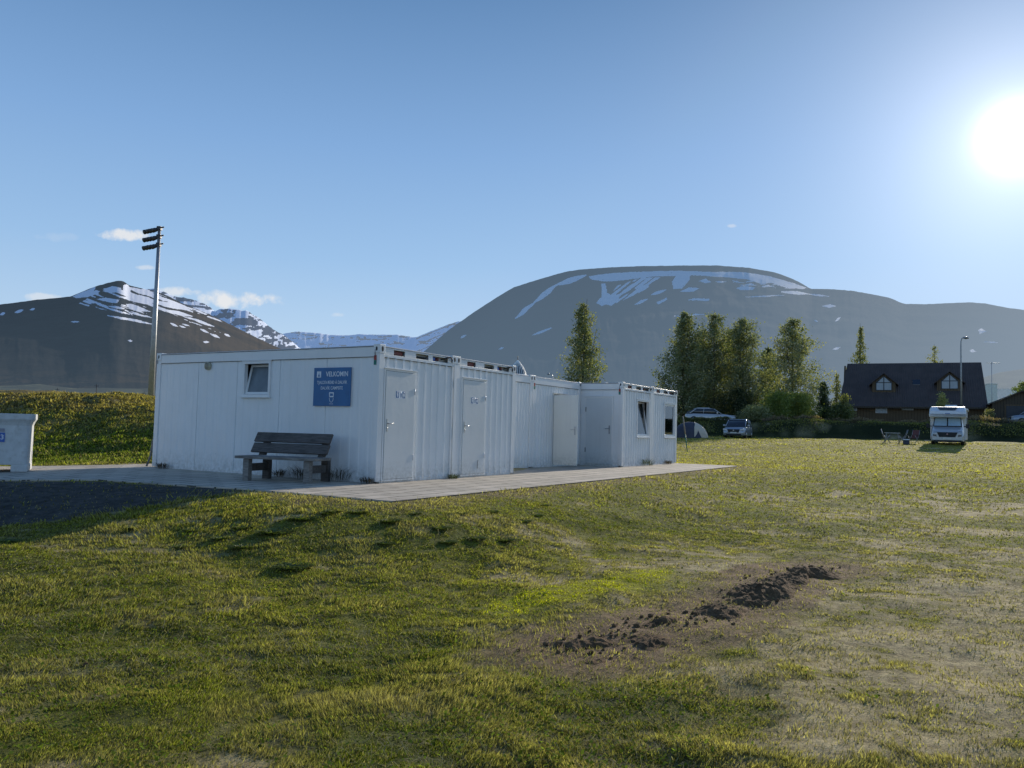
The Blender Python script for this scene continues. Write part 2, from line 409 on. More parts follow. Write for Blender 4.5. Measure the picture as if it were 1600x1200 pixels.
# ------------------------------------------------------------------ ground colour fields
def gl(pts): return [tuple(G(*p)[:2]) for p in pts]
moss = gl([(735, 958), (760, 938), (870, 915), (960, 895), (1045, 884), (1062, 898), (1045, 915), (930, 938), (840, 958), (780, 968)])
trench = gl([(872, 1018), (900, 1008), (960, 990), (1010, 975), (1060, 965), (1120, 955), (1160, 935), (1195, 910), (1240, 895), (1295, 885)])
trench2 = gl([(905, 1030), (990, 1012), (1050, 985), (1120, 960)])
trail = gl([(1060, 1010), (1130, 1000), (1190, 985), (1245, 972)])
gravel = [tuple(uvw(u, v)[:2]) for u, v in ((-2.2, .2), (-3, 2.2), (-3.0, 3.8), (-5, 5), (-8, 8), (-14, 10), (-14, 4), (-6.0, 1.8), (-4.6, .9))]
rim = [tuple(uvw(u, v)[:2]) for u, v in ((-2.5, 1.2), (-2.5, -2.5), (17, -2.5))]
def fields(x, y):
    """coverage of turf 0..1, colour of turf, colour of soil, blade height"""
    x = np.asarray(x, float); y = np.asarray(y, float)
    n1 = fbm(x * .42, y * .42, 51, 4); n2 = fbm(x * 1.7, y * 1.7, 61, 4); n3 = fbm(x * .13, y * .13, 71, 3); n4 = fbm(x * 4, y * 7, 77, 3)
    # bare ground: right foreground
    right = sstep(x + .0 * y, -1.5, 3.2) * (1 - sstep(y, 9, 15)) * sstep(y, 1, 5) * .85
    right = np.maximum(right, .42 * (1 - sstep(y, 3.5, 6.5)))
    right = np.maximum(right, .40 * sstep(x - .25 * y, -.5, 2.5) * sstep(y, 8, 11) * (1 - sstep(y, 15, 22)))
    bare = np.clip((n1 * .32 + n2 * .34 + n4 * .34 - .5) * 7.0 + right * 1.45 - .50, 0, 1)
    dt1 = np.minimum(dpoly(x, y, trench, False), dpoly(x, y, trench2, False) + .1)
    bare = np.maximum(bare, (1 - sstep(dt1, .15, .75 + .5 * n2)) * 1.0)
    bare = np.maximum(bare, (1 - sstep(dpoly(x, y, trail, False), .08, .3)) * .75)
    dr = dpoly(x, y, rim, False)
    brown = (1 - sstep(dr, .1, 1.1 + 1.2 * (n1 - .5))) * (x > -3.6)
    bare = np.maximum(bare, brown * .45)
    mo = inpoly(x + (n2 - .5) * .25, y + (n4 - .5) * .3, moss)
    moe = mo | (dpoly(x, y, moss) < .06)
    bare = np.where(moe, bare * .1, bare)
    gv = inpoly(x + (n2 - .5) * .8, y + (n1 - .5) * 1., gravel)
    bare = np.where(gv, 1., bare)
    ins = inpoly(x, y, pad_xy); bare = np.where(ins, 1, bare)
    t = np.clip((n1 - .5) * 2.4 + .5 + (n3 - .5) * 1.2, 0, 1)[..., None]
    lush = np.array((.175, .205, .036)); dry = np.array((.47, .41, .19)); mid = np.array((.345, .34, .07))
    c = lush * (1 - t) + mid * t
    t2 = np.clip(right * .9 + (n2 - .48) * 2.6 + brown * .8, 0, 1)[..., None]; c = c * (1 - t2) + dry * t2
    far = sstep(y, 16, 34)[..., None]; c = c * (1 - .7 * far) + np.array((.58, .51, .10)) * .7 * far * (.75 + .5 * n1[..., None])
    # berm: straw-coloured towards its crest, lush at its foot
    bm = (sstep(y, 19.3, 20.0) * (1 - sstep(x, -3, 0)) * (y < 45))
    top = (bm * sstep(y + (n2 - .5) * 4, 22.8, 27.5))[..., None]
    c = c * (1 - bm[..., None] * .7) + np.array((.20, .27, .045)) * bm[..., None] * .7
    c = c * (1 - top) + (np.array((.38, .30, .12)) * (.55 + n4[..., None] * .9)) * top
    bare = np.where(bm > .5, np.minimum(bare, .25), bare)
    mw = (np.where(mo, sstep(dpoly(x, y, moss), 0, .14), 0) * (.75 + .6 * n4))[..., None]; mw = np.clip(mw, 0, 1); c = c * (1 - mw) + np.array((.55, .55, .03)) * mw
    # embankment: long grass, shade of its front painted in as darker colour
    em = (sstep(y + .02 * x, 70.5, 72) * (y < 400))[..., None]
    c = c * (1 - em) + np.array((.04, .055, .016)) * em * (.6 + .8 * n2[..., None])
    tt = (sstep(y + .02 * x, 74.2, 75.5) * (y < 90))[..., None]  # terrace top coloured lighter, standing in for its sunlit strip
    c = c * (1 - tt) + np.array((.11, .115, .02)) * tt * (.5 + n2[..., None])
    vf = sstep(y, 120, 300)[..., None]; vn = fbm(x * .008, y * .004, 91, 4)[..., None]
    c = c * (1 - vf) + (np.array((.055, .06, .04)) * (1 - vn) + np.array((.13, .11, .06)) * vn) * vf
    s = np.array((.46, .38, .215)) * (.7 + .6 * n2[..., None]) * np.ones_like(c)
    s = np.where((dt1 < .65)[..., None], np.array((.26, .18, .11)), s)
    s = np.where((brown > .3)[..., None] & ~ins[..., None], np.array((.24, .165, .095)), s)
    s = np.where(gv[..., None], np.array((.085, .085, .082)) * (.6 + .8 * n4[..., None]), s)
    ht = .55 + .75 * sstep(n2, .3, .75)
    ht = np.where(bm > .5, 1.5, ht); ht = np.where(moe, .5, ht); ht = ht * (1 - .45 * right)
    ht = ht * (1 + .9 * (sstep(n1, .55, .75)) * (1 - right))
    ht = np.where((y + .02 * x) > 70, 3.0, ht)
    return bare, c, s, ht

# ------------------------------------------------------------------ ground sheet
def axis(lo, hi, st, far_lo, far_hi, g=1.05):
    a = list(np.arange(lo, hi, st)); s = st
    while a[-1] < far_hi: s *= g; a.append(a[-1] + s)
    b = []; s = st; c = lo
    while c > far_lo: s *= g; c -= s; b.append(c)
    return np.array(b[::-1] + a)
gx = axis(-13, 15, .11, -7000, 7000, 1.06); gy = axis(2.2, 31, .11, -400, 7000, 1.025)
XX, YY = np.meshgrid(gx, gy); HH = hf(XX, YY)
bare, gc, scol, _h = fields(XX, YY)
gcol = gc * (.45 + .35 * fbm(XX * 4, YY * 4, 99, 3)[..., None]) * (1 - bare[..., None]) + scol * bare[..., None]  # soil under the turf darkened to stand in for deep shade between blades
ground = npmesh('ground', np.stack([XX, YY, HH], -1).reshape(-1, 3), grid_faces(len(gy), len(gx)), M['ground'], col=gcol.reshape(-1, 3), smooth=True)
tag(ground, kind='structure')

# paving sheet (slabs round the cabins and the path to the left)
pv = [(-2.44, -2.41), (16.3, -2.41), (16.3, 7.6), (-.2, 7.9), (-2.2, 8.3), (-5., 12.2), (-9., 15.5), (-10.6, 12.2), (-7.0, 7.1), (-4.5, 4.75), (-3.0, 3.75), (-2.8, 2.2), (-2.5, .6)]
me = bpy.data.meshes.new('paving')
top = [tuple(uvw(u, v, 0)) for u, v in pv]; n = len(top)
import bmesh
bm = bmesh.new()
tv = [bm.verts.new(p) for p in top]; bv = [bm.verts.new((p[0], p[1], p[2] - .12)) for p in top]
uvl = bm.loops.layers.uv.new('UVMap')
ff = [bm.faces.new(tv)]
for i in range(n): ff.append(bm.faces.new((tv[i], bv[i], bv[(i + 1) % n], tv[(i + 1) % n])))
bmesh.ops.recalc_face_normals(bm, faces=bm.faces)
for f_ in bm.faces:
    for l in f_.loops:
        u_, v_ = touv(l.vert.co.x, l.vert.co.y); l[uvl].uv = (u_, v_ + .01)
bm.to_mesh(me); bm.free(); me.materials.append(M['paving'])
pav = bpy.data.objects.new('paving', me); COL.objects.link(pav); tag(pav, kind='structure')
# slabs: fine displaced soil along the edge is carried by the grass blades below

# ------------------------------------------------------------------ grass blades
PVXY = [tuple(uvw(u, v)[:2]) for u, v in pv]
def blades(name, n, rmin, rmax, amin, amax, seed, wscale=1., keep=None, hmul=1.):
    rg = np.random.default_rng(seed)
    r = rmin * (rmax / rmin) ** rg.random(n); th = np.radians(amin + (amax - amin) * rg.random(n))
    x = r * np.sin(th); y = r * np.cos(th)
    cl = fbm(x * 9, y * 9, 5, 2)                    # clumping
    b, c, s, ht = fields(x, y)
    k = (rg.random(n) > np.clip(b * 1.08, 0, .86)) & (rg.random(n) < np.clip((cl - .18) * 2.6, .12, 1)) & ~(inpoly(x, y, PVXY) & (dpoly(x, y, PVXY) > .01 + .17 * vnoise(x * 2.3, y * 2.3, 6) ** 2))
    if keep is not None: k &= keep(x, y)
    x, y, r, c, ht, cl, b = x[k], y[k], r[k], c[k], ht[k], cl[k], b[k]; n = len(x)
    z = hf(x, y)
    L = (.012 + .020 * rg.random(n) ** 1.5) * ht * hmul * (.7 + .8 * cl)
    w = np.maximum(.0032, r * .00072) * wscale * (.7 + .6 * rg.random(n))
    fl = fbm(x * .9, y * .9, 15, 2) * 12.; an = rg.random(n) * 2 * pi
    la = fl + rg.normal(0, .9, n); ln = (.25 + .9 * rg.random(n)) * L
    dx, dy = np.cos(an) * w, np.sin(an) * w
    lx, ly = np.cos(la) * ln, np.sin(la) * ln
    V = np.empty((n, 3, 3)); zb = z - .006
    V[:, 0] = np.stack([x - dx, y - dy, zb], -1); V[:, 1] = np.stack([x + dx, y + dy, zb], -1); V[:, 2] = np.stack([x + lx, y + ly, z + L], -1)
    dry = (rg.random(n) < (.16 + .40 * b + .12 * cl))[:, None]
    cc = c * (.25 + 1.45 * rg.random((n, 1)) ** 1.5) * (.55 + .9 * cl[:, None])
    cc = np.where(dry, np.array((.42, .36, .21)) * (.35 + .9 * rg.random((n, 1))), cc)
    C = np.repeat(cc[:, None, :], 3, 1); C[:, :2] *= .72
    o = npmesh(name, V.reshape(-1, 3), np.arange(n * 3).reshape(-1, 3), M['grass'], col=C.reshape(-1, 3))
    return o
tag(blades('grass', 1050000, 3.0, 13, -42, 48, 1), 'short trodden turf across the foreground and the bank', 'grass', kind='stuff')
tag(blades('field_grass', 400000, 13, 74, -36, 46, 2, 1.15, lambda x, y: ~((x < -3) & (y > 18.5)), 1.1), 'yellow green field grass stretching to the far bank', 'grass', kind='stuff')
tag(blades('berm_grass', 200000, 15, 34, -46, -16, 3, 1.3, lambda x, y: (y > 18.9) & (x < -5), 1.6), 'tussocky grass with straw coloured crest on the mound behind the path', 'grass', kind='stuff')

def litter(name, n, rmin, rmax, seed, kind_):
    rg = np.random.default_rng(seed); r = rmin * (rmax / rmin) ** rg.random(n); th = np.radians(-36 + 73 * rg.random(n)); x = r * np.sin(th); y = r * np.cos(th)
    q = fbm(x * 1.3, y * 1.3, seed, 3); k = (q > .40 + .25 * rg.random(n)) & ~inpoly(x, y, PVXY) & ~inpoly(x, y, gravel); x, y, r = x[k], y[k], r[k]
    if kind_ == 'leaf': k = fields(x, y)[0] < .25; x, y, r = x[k], y[k], r[k]
    n = len(x); z = hf(x, y); a = rg.random(n) * 2 * pi
    if kind_ == 'straw':
        L = .04 + .10 * rg.random(n) ** 2; w = np.maximum(.0011, r * .00028); up = L * (.05 + .45 * rg.random(n)); dx, dy = np.cos(a), np.sin(a); bend = rg.normal(0, .25, n)
        P0 = np.stack([x, y, z + .004], -1); P1 = np.stack([x + dx * L * .5, y + dy * L * .5, z + up], -1); P2 = np.stack([x + (dx - dy * bend) * L, y + (dy + dx * bend) * L, z + up * .5 + .004], -1)
        W_ = np.stack([-dy * w, dx * w, 0 * w], -1)
        V = np.stack([P0 - W_, P0 + W_, P1 + W_, P1 - W_, P1 - W_, P1 + W_, P2 + W_ * .4, P2 - W_ * .4], 1); m = 8; c = np.array((.50, .44, .29)) * (.5 + .7 * rg.random((n, 1)))
    else:
        L = (.008 + .014 * rg.random(n)) * (1 + r * .04); e = rg.random(n) * .8; dx, dy = np.cos(a), np.sin(a); zz = z + .012 + .03 * rg.random(n)
        P0 = np.stack([x, y, zz], -1); P2 = np.stack([x + dx * L, y + dy * L, zz + L * e], -1); Pm_ = (P0 + P2) / 2; W_ = np.stack([-dy * L * .38, dx * L * .38, L * (rg.random(n) - .5) * .6], -1)
        V = np.stack([P0, Pm_ + W_, P2, Pm_ - W_], 1); m = 4; c = np.array((.15, .20, .035)) * (.4 + 1.2 * rg.random((n, 1)))
    return npmesh(name, V.reshape(-1, 3), np.arange(n * m).reshape(-1, 4), M['grass'], None, np.repeat(c, m, 0))
tag(litter('dead_straw', 60000, 3.0, 16, 77, 'straw'), 'pale dead straw lying over the foreground turf', 'straw', kind='stuff')
tag(litter('clover_leaves', 45000, 3.0, 18, 78, 'leaf'), 'small broad green leaves mixed into the foreground turf', 'ground cover', kind='stuff')

# ------------------------------------------------------------------ dug strip
def strip(name, line, wid, hgt, seed):
    line = np.array(line); seg = np.linalg.norm(np.diff(line, axis=0), axis=1); cum = np.r_[0, np.cumsum(seg)]
    ns = int(cum[-1] / .025); nw = 44
    s = np.linspace(0, cum[-1], ns); px = np.interp(s, cum, line[:, 0]); py = np.interp(s, cum, line[:, 1])
    tx = np.gradient(px); ty = np.gradient(py); l = np.hypot(tx, ty); nx, ny = -ty / l, tx / l
    tt = np.linspace(-1, 1, nw)
    Wd = wid * (.35 + 1.5 * vnoise(s * 3.3, s * 0, seed))
    X = px[:, None] + nx[:, None] * tt * Wd[:, None]; Y = py[:, None] + ny[:, None] * tt * Wd[:, None]
    env = np.clip(1 - tt ** 2, 0, 1)[None, :] ** .7 * np.clip(np.minimum(s, cum[-1] - s) / .25, 0, 1)[:, None]
    q = fbm(X * 5, Y * 5, seed + 3, 5); rdg = 1 - np.abs(q * 2 - 1)
    Z = hf(X, Y) - .02 + env * (hgt * .75 * (np.clip(vnoise(s * 1.6, s * 0 + 9, seed + 1), .15, 1)[:, None]) * (rdg * 1.5 - .35) + .02) + (fbm(X * 30, Y * 30, seed, 3) - .5) * .035 * env
    return npmesh(name, np.stack([X, Y, Z], -1).reshape(-1, 3), grid_faces(ns, nw), M['soil'], smooth=False)
for line_, wd_, hg_, sd_, lb_ in (([(1160, 950), (1195, 926), (1240, 904), (1296, 887)], .22, .13, 3, 'biggest dark heap of dug soil at the right end of the scar'),
        ([(1085, 962), (1120, 957), (1170, 948)], .13, .08, 23, 'small low heap of soil in the middle of the scar'), ([(985, 984), (1020, 976), (1070, 966)], .14, .07, 33, 'thin crumbly line of soil left of the middle of the scar'),
        ([(872, 1019), (900, 1010), (950, 1000), (968, 998)], .18, .10, 43, 'dark heap of soil at the left end of the scar'), ([(978, 1013), (1010, 1003), (1050, 990)], .15, .09, 53, 'short brown heap of soil on the near side of the scar'),
        ([(890, 1030), (925, 1036), (965, 1028)], .09, .05, 63, 'smallest soil heap nearest the camera'), ([(1150, 955), (1175, 956)], .09, .08, 73, 'little rounded soil lump in front of the middle of the scar'), ([(1205, 925), (1235, 920), (1262, 908)], .12, .07, 83, 'side heap of soil below the biggest heap')):
    tag(strip('soil_heap', gl(line_), wd_, hg_, sd_), lb_, 'soil')
def clods(n):
    V = []; Fc = []; base = 0
    t = (1 + 5 ** .5) / 2
    ico = np.array([(-1, t, 0), (1, t, 0), (-1, -t, 0), (1, -t, 0), (0, -1, t), (0, 1, t), (0, -1, -t), (0, 1, -t), (t, 0, -1), (t, 0, 1), (-t, 0, -1), (-t, 0, 1)]) / 1.9
    fi = np.array([(0, 11, 5), (0, 5, 1), (0, 1, 7), (0, 7, 10), (0, 10, 11), (1, 5, 9), (5, 11, 4), (11, 10, 2), (10, 7, 6), (7, 1, 8), (3, 9, 4), (3, 4, 2), (3, 2, 6), (3, 6, 8), (3, 8, 9), (4, 9, 5), (2, 4, 11), (6, 2, 10), (8, 6, 7), (9, 8, 1)])
    L = np.array(trench)
    for i in range(n):
        if i < n * .93:
            k = random.random() * (len(L) - 1); a = int(k); p = L[a] * (1 - k + a) + L[a + 1] * (k - a); sg = .17
            p = p + RNG.normal(0, sg, 2)
        else: p = np.array((random.uniform(-3, 7), random.uniform(4, 16)))
        s = .005 + .018 * random.random() ** 3 + (0 if random.random() > .03 else .015)
        if inpoly(np.array([p[0]]), np.array([p[1]]), pad_xy)[0]: continue
        z = gz(p[0], p[1])
        V.append(ico * s * RNG.uniform(.55, 1.3, (12, 3)) + np.array((p[0], p[1], z + s * .3))); Fc.append(fi + base); base += 12
    return npmesh('soil_clods', np.concatenate(V), np.concatenate(Fc), M['soil'])
tag(clods(420), 'scattered clods and crumbs of dark soil', 'soil', kind='stuff')

# ------------------------------------------------------------------ weeds
def weed_mesh(name, nb, L, rad, seed, cola, colb, up=.5, wd=.008):
    rg = np.random.default_rng(seed); n = nb
    an = rg.random(n) * 2 * pi; rr = rad * rg.random(n) ** .6
    x, y = np.cos(an) * rr, np.sin(an) * rr; a2 = an + rg.normal(0, .5, n)
    l = L * (.5 + .7 * rg.random(n)); e = np.clip(up + rg.normal(0, .25, n), .1, 1.4)
    dx, dy = -np.sin(a2) * wd, np.cos(a2) * wd
    mx_, my_ = np.cos(a2) * l * .5 * np.cos(e), np.sin(a2) * l * .5 * np.cos(e); mz = l * .55 * np.sin(e) + .01
    tx_, ty_ = np.cos(a2) * l * np.cos(e * .7), np.sin(a2) * l * np.cos(e * .7); tz = l * .85 * np.sin(e)
    V = np.empty((n, 4, 3)); V[:, 0] = np.stack([x, y, x * 0 - .01], -1)
    V[:, 1] = np.stack([x + mx_ + dx, y + my_ + dy, mz], -1); V[:, 2] = np.stack([x + tx_, y + ty_, tz], -1); V[:, 3] = np.stack([x + mx_ - dx, y + my_ - dy, mz], -1)
    t = rg.random((n, 1)); c = np.array(cola) * (1 - t) + np.array(colb) * t
    return V.reshape(-1, 3), np.arange(n * 4).reshape(-1, 4), np.repeat(c, 4, 0)
V_, F_, C_ = weed_mesh('weed_clump', 420, .10, .17, 4, (.07, .10, .025), (.16, .20, .05), .75, .012)
weed0 = npmesh('weed_clump', V_, F_, M['leaf'], col=C_)
wlab = 'low dark green weed clump in the turf of the bank'
spots = [(515, 803, 1.1), (430, 833, 1.5), (385, 856, 1.2), (456, 887, 1.3), (610, 815, 1.1), (690, 826, .9), (720, 803, .7), (790, 845, .9), (770, 800, .7), (430, 796, .8), (560, 801, .9), (345, 842, .9), (470, 812, 1.2), (380, 825, .8), (520, 800, .9), (300, 830, .9), (210, 826, .9), (650, 803, .6), (700, 848, .8), (840, 806, .7), (850, 790, .6), (600, 850, .7), (10, 847, 1.), (745, 842, .9), (820, 815, .7), (285, 855, .8)]
for i, (px, py, s) in enumerate(spots):
    o = weed0 if i == 0 else weed0.copy()
    if i: COL.objects.link(o)
    p = G(px, py); o.location = tuple(p); o.rotation_euler = (0, 0, random.random() * 6); s *= .72; o.scale = (s, s * random.uniform(.7, 1.1), s * .5)
    tag(o, wlab, 'weed', 'dark weed clumps in the grass')
for nm, px, py, plane, h, lb in (('weed_tuft', 471, 745, 'u', .30, 'tall thin weeds behind the bench legs'), ('weed_tuft', 530, 752, 'u', .34, 'wispy dry weeds by the wall right of the bench'), ('weed_tuft', 573, 754, 'u', .16, 'small weeds at the foot of the near corner post'),
                             ('weed_tuft', 708, 746, 'v', .13, 'small green weed at the joint between the two doors'), ('weed_tuft', 1011, 727, 'v', .30, 'round green weed clump at the foot of the far cabin joint'), ('weed_tuft', 1044, 725, 'v', .16, 'reddish weed at the foot of the farthest cabin'), ('weed_tuft', 252, 731, 'u', .16, 'line of dead weeds at the left end of the long wall'), ('weed_tuft', 435, 745, 'u', .2, 'weeds in the gap under the bench seat')):
    V_, F_, C_ = weed_mesh(nm, 130, h, .12 if h < .3 else .22, int(px), (.03, .045, .012) if 'green' in lb else (.05, .035, .022), (.07, .09, .02) if 'green' in lb else (.10, .07, .04), 1.15, .004)
    if plane == 'u': v, z = on_u(px, py, -.12); p = uvw(-.12, v, .0)
    else:
        u, z = on_v(px, py, -.1 if px < 900 else -.32); p = uvw(u, -.1 if px < 900 else -.32, 0)
    tag(npmesh(nm, V_, F_, M['leaf'], col=C_), lb, 'weed').location = tuple(p)

# ================================================================== cabins
CROT = math.atan2(AX[1], AX[0])
def cab_empty(name, u, v, z=0., **k): return empty(name, uvw(u, v, z), CROT, **k)
MU = Matrix(((0, 0, -1), (-1, 0, 0), (0, 1, 0))).to_4x4()      # text/relief plane on a wall facing -u
MV = Matrix(((1, 0, 0), (0, 0, -1), (0, 1, 0))).to_4x4()       # ... facing -v
def text(s, size, loc, Mt, mat, parent, name='lettering', sx=.8, bold=.012, align='CENTER', ext=.001):
    cu = bpy.data.curves.new('t', 'FONT'); cu.body = s; cu.size = size; cu.align_x = align; cu.align_y = 'CENTER'; cu.offset = bold * size; cu.extrude = ext
    t = bpy.data.objects.new('t', cu); COL.objects.link(t)
    bpy.context.view_layer.update()
    me = bpy.data.meshes.new_from_object(t.evaluated_get(bpy.context.evaluated_depsgraph_get()))
    bpy.data.objects.remove(t); me.name = name
    me.transform(Matrix.Translation(Vector(loc)) @ Mt @ Matrix.Diagonal((sx, 1, 1, 1)))
    me.materials.clear(); me.materials.append(mat)
    o = bpy.data.objects.new(name, me); COL.objects.link(o); o.parent = parent; return o
def ribbed(a0, a1, z0, z1, out, horiz, fixed, opens=(), pitch=.22, depth=.012, seams=(), sd=1):
    """sheet-metal wall; horiz 'u' or 'v' = direction it runs along, fixed = other coordinate, sd = outward sign"""
    br = {round(a0, 4), round(a1, 4)}
    prof = []
    a = a0
    while a < a1:
        for q, h in ((0, 0), (.30, 0), (.38, 1), (.62, 1), (.70, 0)): prof.append((a + q * pitch, h * depth))
        a += pitch
    prof.append((a, 0))
    for s in seams: prof += [(s - .012, 0), (s - .006, -.012), (s + .006, -.012), (s + .012, 0)]
    xs = sorted({round(p[0], 4) for p in prof if a0 < p[0] < a1 and not any(abs(p[0] - s) < .013 and p[0] not in (s - .012, s - .006, s + .006, s + .012) for s in seams)} | br | {round(o[0], 4) for o in opens} | {round(o[1], 4) for o in opens})
    pr = sorted(prof)
    px_ = np.array([p[0] for p in pr]); ph_ = np.array([p[1] for p in pr])
    def h(x):
        for s in seams:
            if abs(x - s) <= .0065: return -.014
            if abs(x - s) <= .013: return 0.
        return float(np.interp(x, px_, ph_))
    for i in range(len(xs) - 1):
        x0, x1 = xs[i], xs[i + 1]; segs = [(z0, z1)]
        for (oa, ob, oz0, oz1) in opens:
            if x0 >= oa - 1e-4 and x1 <= ob + 1e-4: segs = [(z0, oz0), (oz1, z1)] if oz0 > z0 else [(oz1, z1)]
        for (za, zb) in segs:
            f0 = fixed + sd * h(x0); f1 = fixed + sd * h(x1)
            if horiz == 'v': vs = [(f0, x0, za), (f1, x1, za), (f1, x1, zb), (f0, x0, zb)]
            else: vs = [(x0, f0, za), (x1, f1, za), (x1, f1, zb), (x0, f0, zb)]
            out.add(vs, [(0, 1, 2, 3)])
H = 2.6
def cabin(u0, v0, Lu, Lv, label, end_beam=True, opens_u=(), opens_v=(), seams=(), pu=.23, du=.007, pvv=.24, dv=.024, marks=True, dark_holes=True):
    """own frame: x along the short visible side, y along the long one; faces looking at the camera are x=0 and y=0"""
    t = cab_empty('portable_cabin', u0, v0, 0, label=label, cat='cabin')
    P = .15
    fr = MB()
    for x in (0, Lu - P):
        for y in (0, Lv - P):
            fr.box(x + .004, x + P - .004, y + .004, y + P - .004, .03, H - .17)
    fr.box(P - .01, Lu - P + .01, Lv - .1, Lv - .01, H - .24, H - .05)
    for x in (.012, Lu - .10): fr.box(x, x + .088, P - .01, Lv - P + .01, H - .235, H - .045)      # long top rails
    for x in (.02, Lu - .11): fr.box(x, x + .09, P - .01, Lv - P + .01, .0, .07)
    for y in (.02, Lv - .11): fr.box(P - .01, Lu - P + .01, y, y + .09, .0, .07)
    if end_beam:
        y0, y1 = .012, .03
        fr.box(P - .01, Lu - P + .01, y0, y1, H - .235, H - .175); fr.box(P - .01, Lu - P + .01, y0, y1, H - .075, H - .05)
        w = Lu - 2 * P; cuts = [(.13, .28), (.44, .625), (.69, .93)]; e = [0] + [q for c in cuts for q in c] + [1]
        for k in range(0, len(e), 2): fr.box(P - .01 + w * e[k] * 1.008, P - .01 + w * e[k + 1] * 1.008, y0 + .001, y1 - .001, H - .176, H - .074)
        fr.box(P, Lu - P, .13, .14, H - .235, H - .05)
    else: fr.box(P - .01, Lu - P + .01, .012, .10, H - .235, H - .045)
    fr.build('frame', M['frame'], t, .006, 2)
    gap = MB()
    gap.box(P, Lu - P, .006, .02, H - .243, H - .236); gap.box(.006, .02, P, Lv - P, H - .243, H - .236); gap.box(.002, .02, P, Lv - P, H - .044, H - .038)
    gap.build('rail_seam', M['dark'], t)
    for x in (0, Lu - P):
        for y in (0, Lv - P):
            c = MB(); c.box(x - .004, x + P + .004, y - .004, y + P + .004, H - .168, H)
            cf = c.build('corner_fitting', M['frame'], t, .008, 2)
            if y == 0:
                hb = MB(); n = 10
                pl = [(x + P / 2 + .030 * cos(2 * pi * k / n), H - .085 + .052 * sin(2 * pi * k / n)) for k in range(n)]
                hb.prism(pl, y - .007, y + .0, 'y'); hb.build('slot', M['dark'], cf)
            if x == 0:
                hb = MB(); pl = [(y + P / 2 + .022 * cos(2 * pi * k / 10), H - .085 + .04 * sin(2 * pi * k / 10)) for k in range(10)]
                hb.prism(pl, x - .007, x, 'x'); hb.box(-.007, 0, y + P / 2 + .03, y + P / 2 + .04, H - .24, H - .1); hb.build('slot', M['dark'], cf)
    wl = MB(); ribbed(P - .005, Lv - P + .005, .05, H - .2, wl, 'v', .028, opens_u, pu, du, seams, -1); wl.build('wall', M['white'], t)
    wl = MB(); ribbed(P - .005, Lu - P + .005, .05, H - .2, wl, 'u', .034, opens_v, pvv, dv, (), -1); wl.build('wall', M['white'], t)
    wl = MB(); ribbed(P - .005, Lv - P + .005, .05, H - .2, wl, 'v', Lu - .034, (), .22, .012, (), 1); wl.build('wall', M['white'], t)
    wl = MB(); ribbed(P - .005, Lu - P + .005, .05, H - .2, wl, 'u', Lv - .034, (), .22, .012, (), 1); wl.build('wall', M['white'], t)
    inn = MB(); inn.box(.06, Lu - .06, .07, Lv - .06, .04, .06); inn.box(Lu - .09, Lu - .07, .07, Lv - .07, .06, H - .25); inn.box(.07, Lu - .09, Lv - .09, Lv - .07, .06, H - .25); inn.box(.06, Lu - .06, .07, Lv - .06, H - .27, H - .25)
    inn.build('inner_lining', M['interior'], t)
    rf = MB(); rf.box(.02, Lu - .02, .035, Lv - .02, H - .045, H - .02); rf.box(P, Lu - P, .004, .05, H - .046, H - .026)
    for k in range(int(Lv / .4)): rf.box(.1, Lu - .1, .2 + k * .4, .24 + k * .4, H - .02, H - .008)
    rf.build('roof', M['roof'], t, .004)
    if end_beam:
        w = Lu - 2 * P
        s = MB(); s.box(P + w * .15, P + w * .27, .05, .11, H - .17, H - .085); s.build('socket', M['socket_red'], t, .01)
        s = MB(); s.box(P + w * .45, P + w * .62, .06, .10, H - .15, H - .12); s.build('duct', M['rubber'], t)
        s = MB(); s.tube([(P + w * .78, .03, H - .125), (P + w * .78, .1, H - .125)], .035, 10); s.build('socket', M['socket_red'], t)
        s = MB(); s.box(P + w * .70, P + w * .75, .05, .1, H - .165, H - .09); s.build('socket', M['blue'], t, .006)
        s = MB(); s.tube([(Lu - P - .36, .045, H - .12), (Lu - P - .22, .0, H - .07), (Lu - P - .12, -.03, H - .05), (Lu - P - .04, -.02, H - .10), (Lu - P, .02, H - .15)], .014, 8); s.build('cable', M['rubber'], t)
    if marks:
        mk = MB(); mk.box(-.0045, .0, .075, .135, H - .30, H - .21); mk.build('colour_tag', M['red'], t)
        mk = MB(); mk.box(-.0045, .0, .075, .135, H - .39, H - .302); mk.build('colour_tag', M['green'], t)
    return t
def handle_set(x, z, y, parent, flip=1):
    d = MB(); d.box(x - .02, x + .02, y - .012, y, z - .15, z + .09); d.tube([(x, y - .012, z), (x, y - .05, z)], .011, 8)
    d.tube([(x - .004 * flip, y - .05, z), (x + .125 * flip, y - .052, z)], .0095, 8); d.tube([(x, y - .005, z - .09), (x, y - .018, z - .09)], .016, 10)
    return d.build('handle', M['steel'], parent, .003)
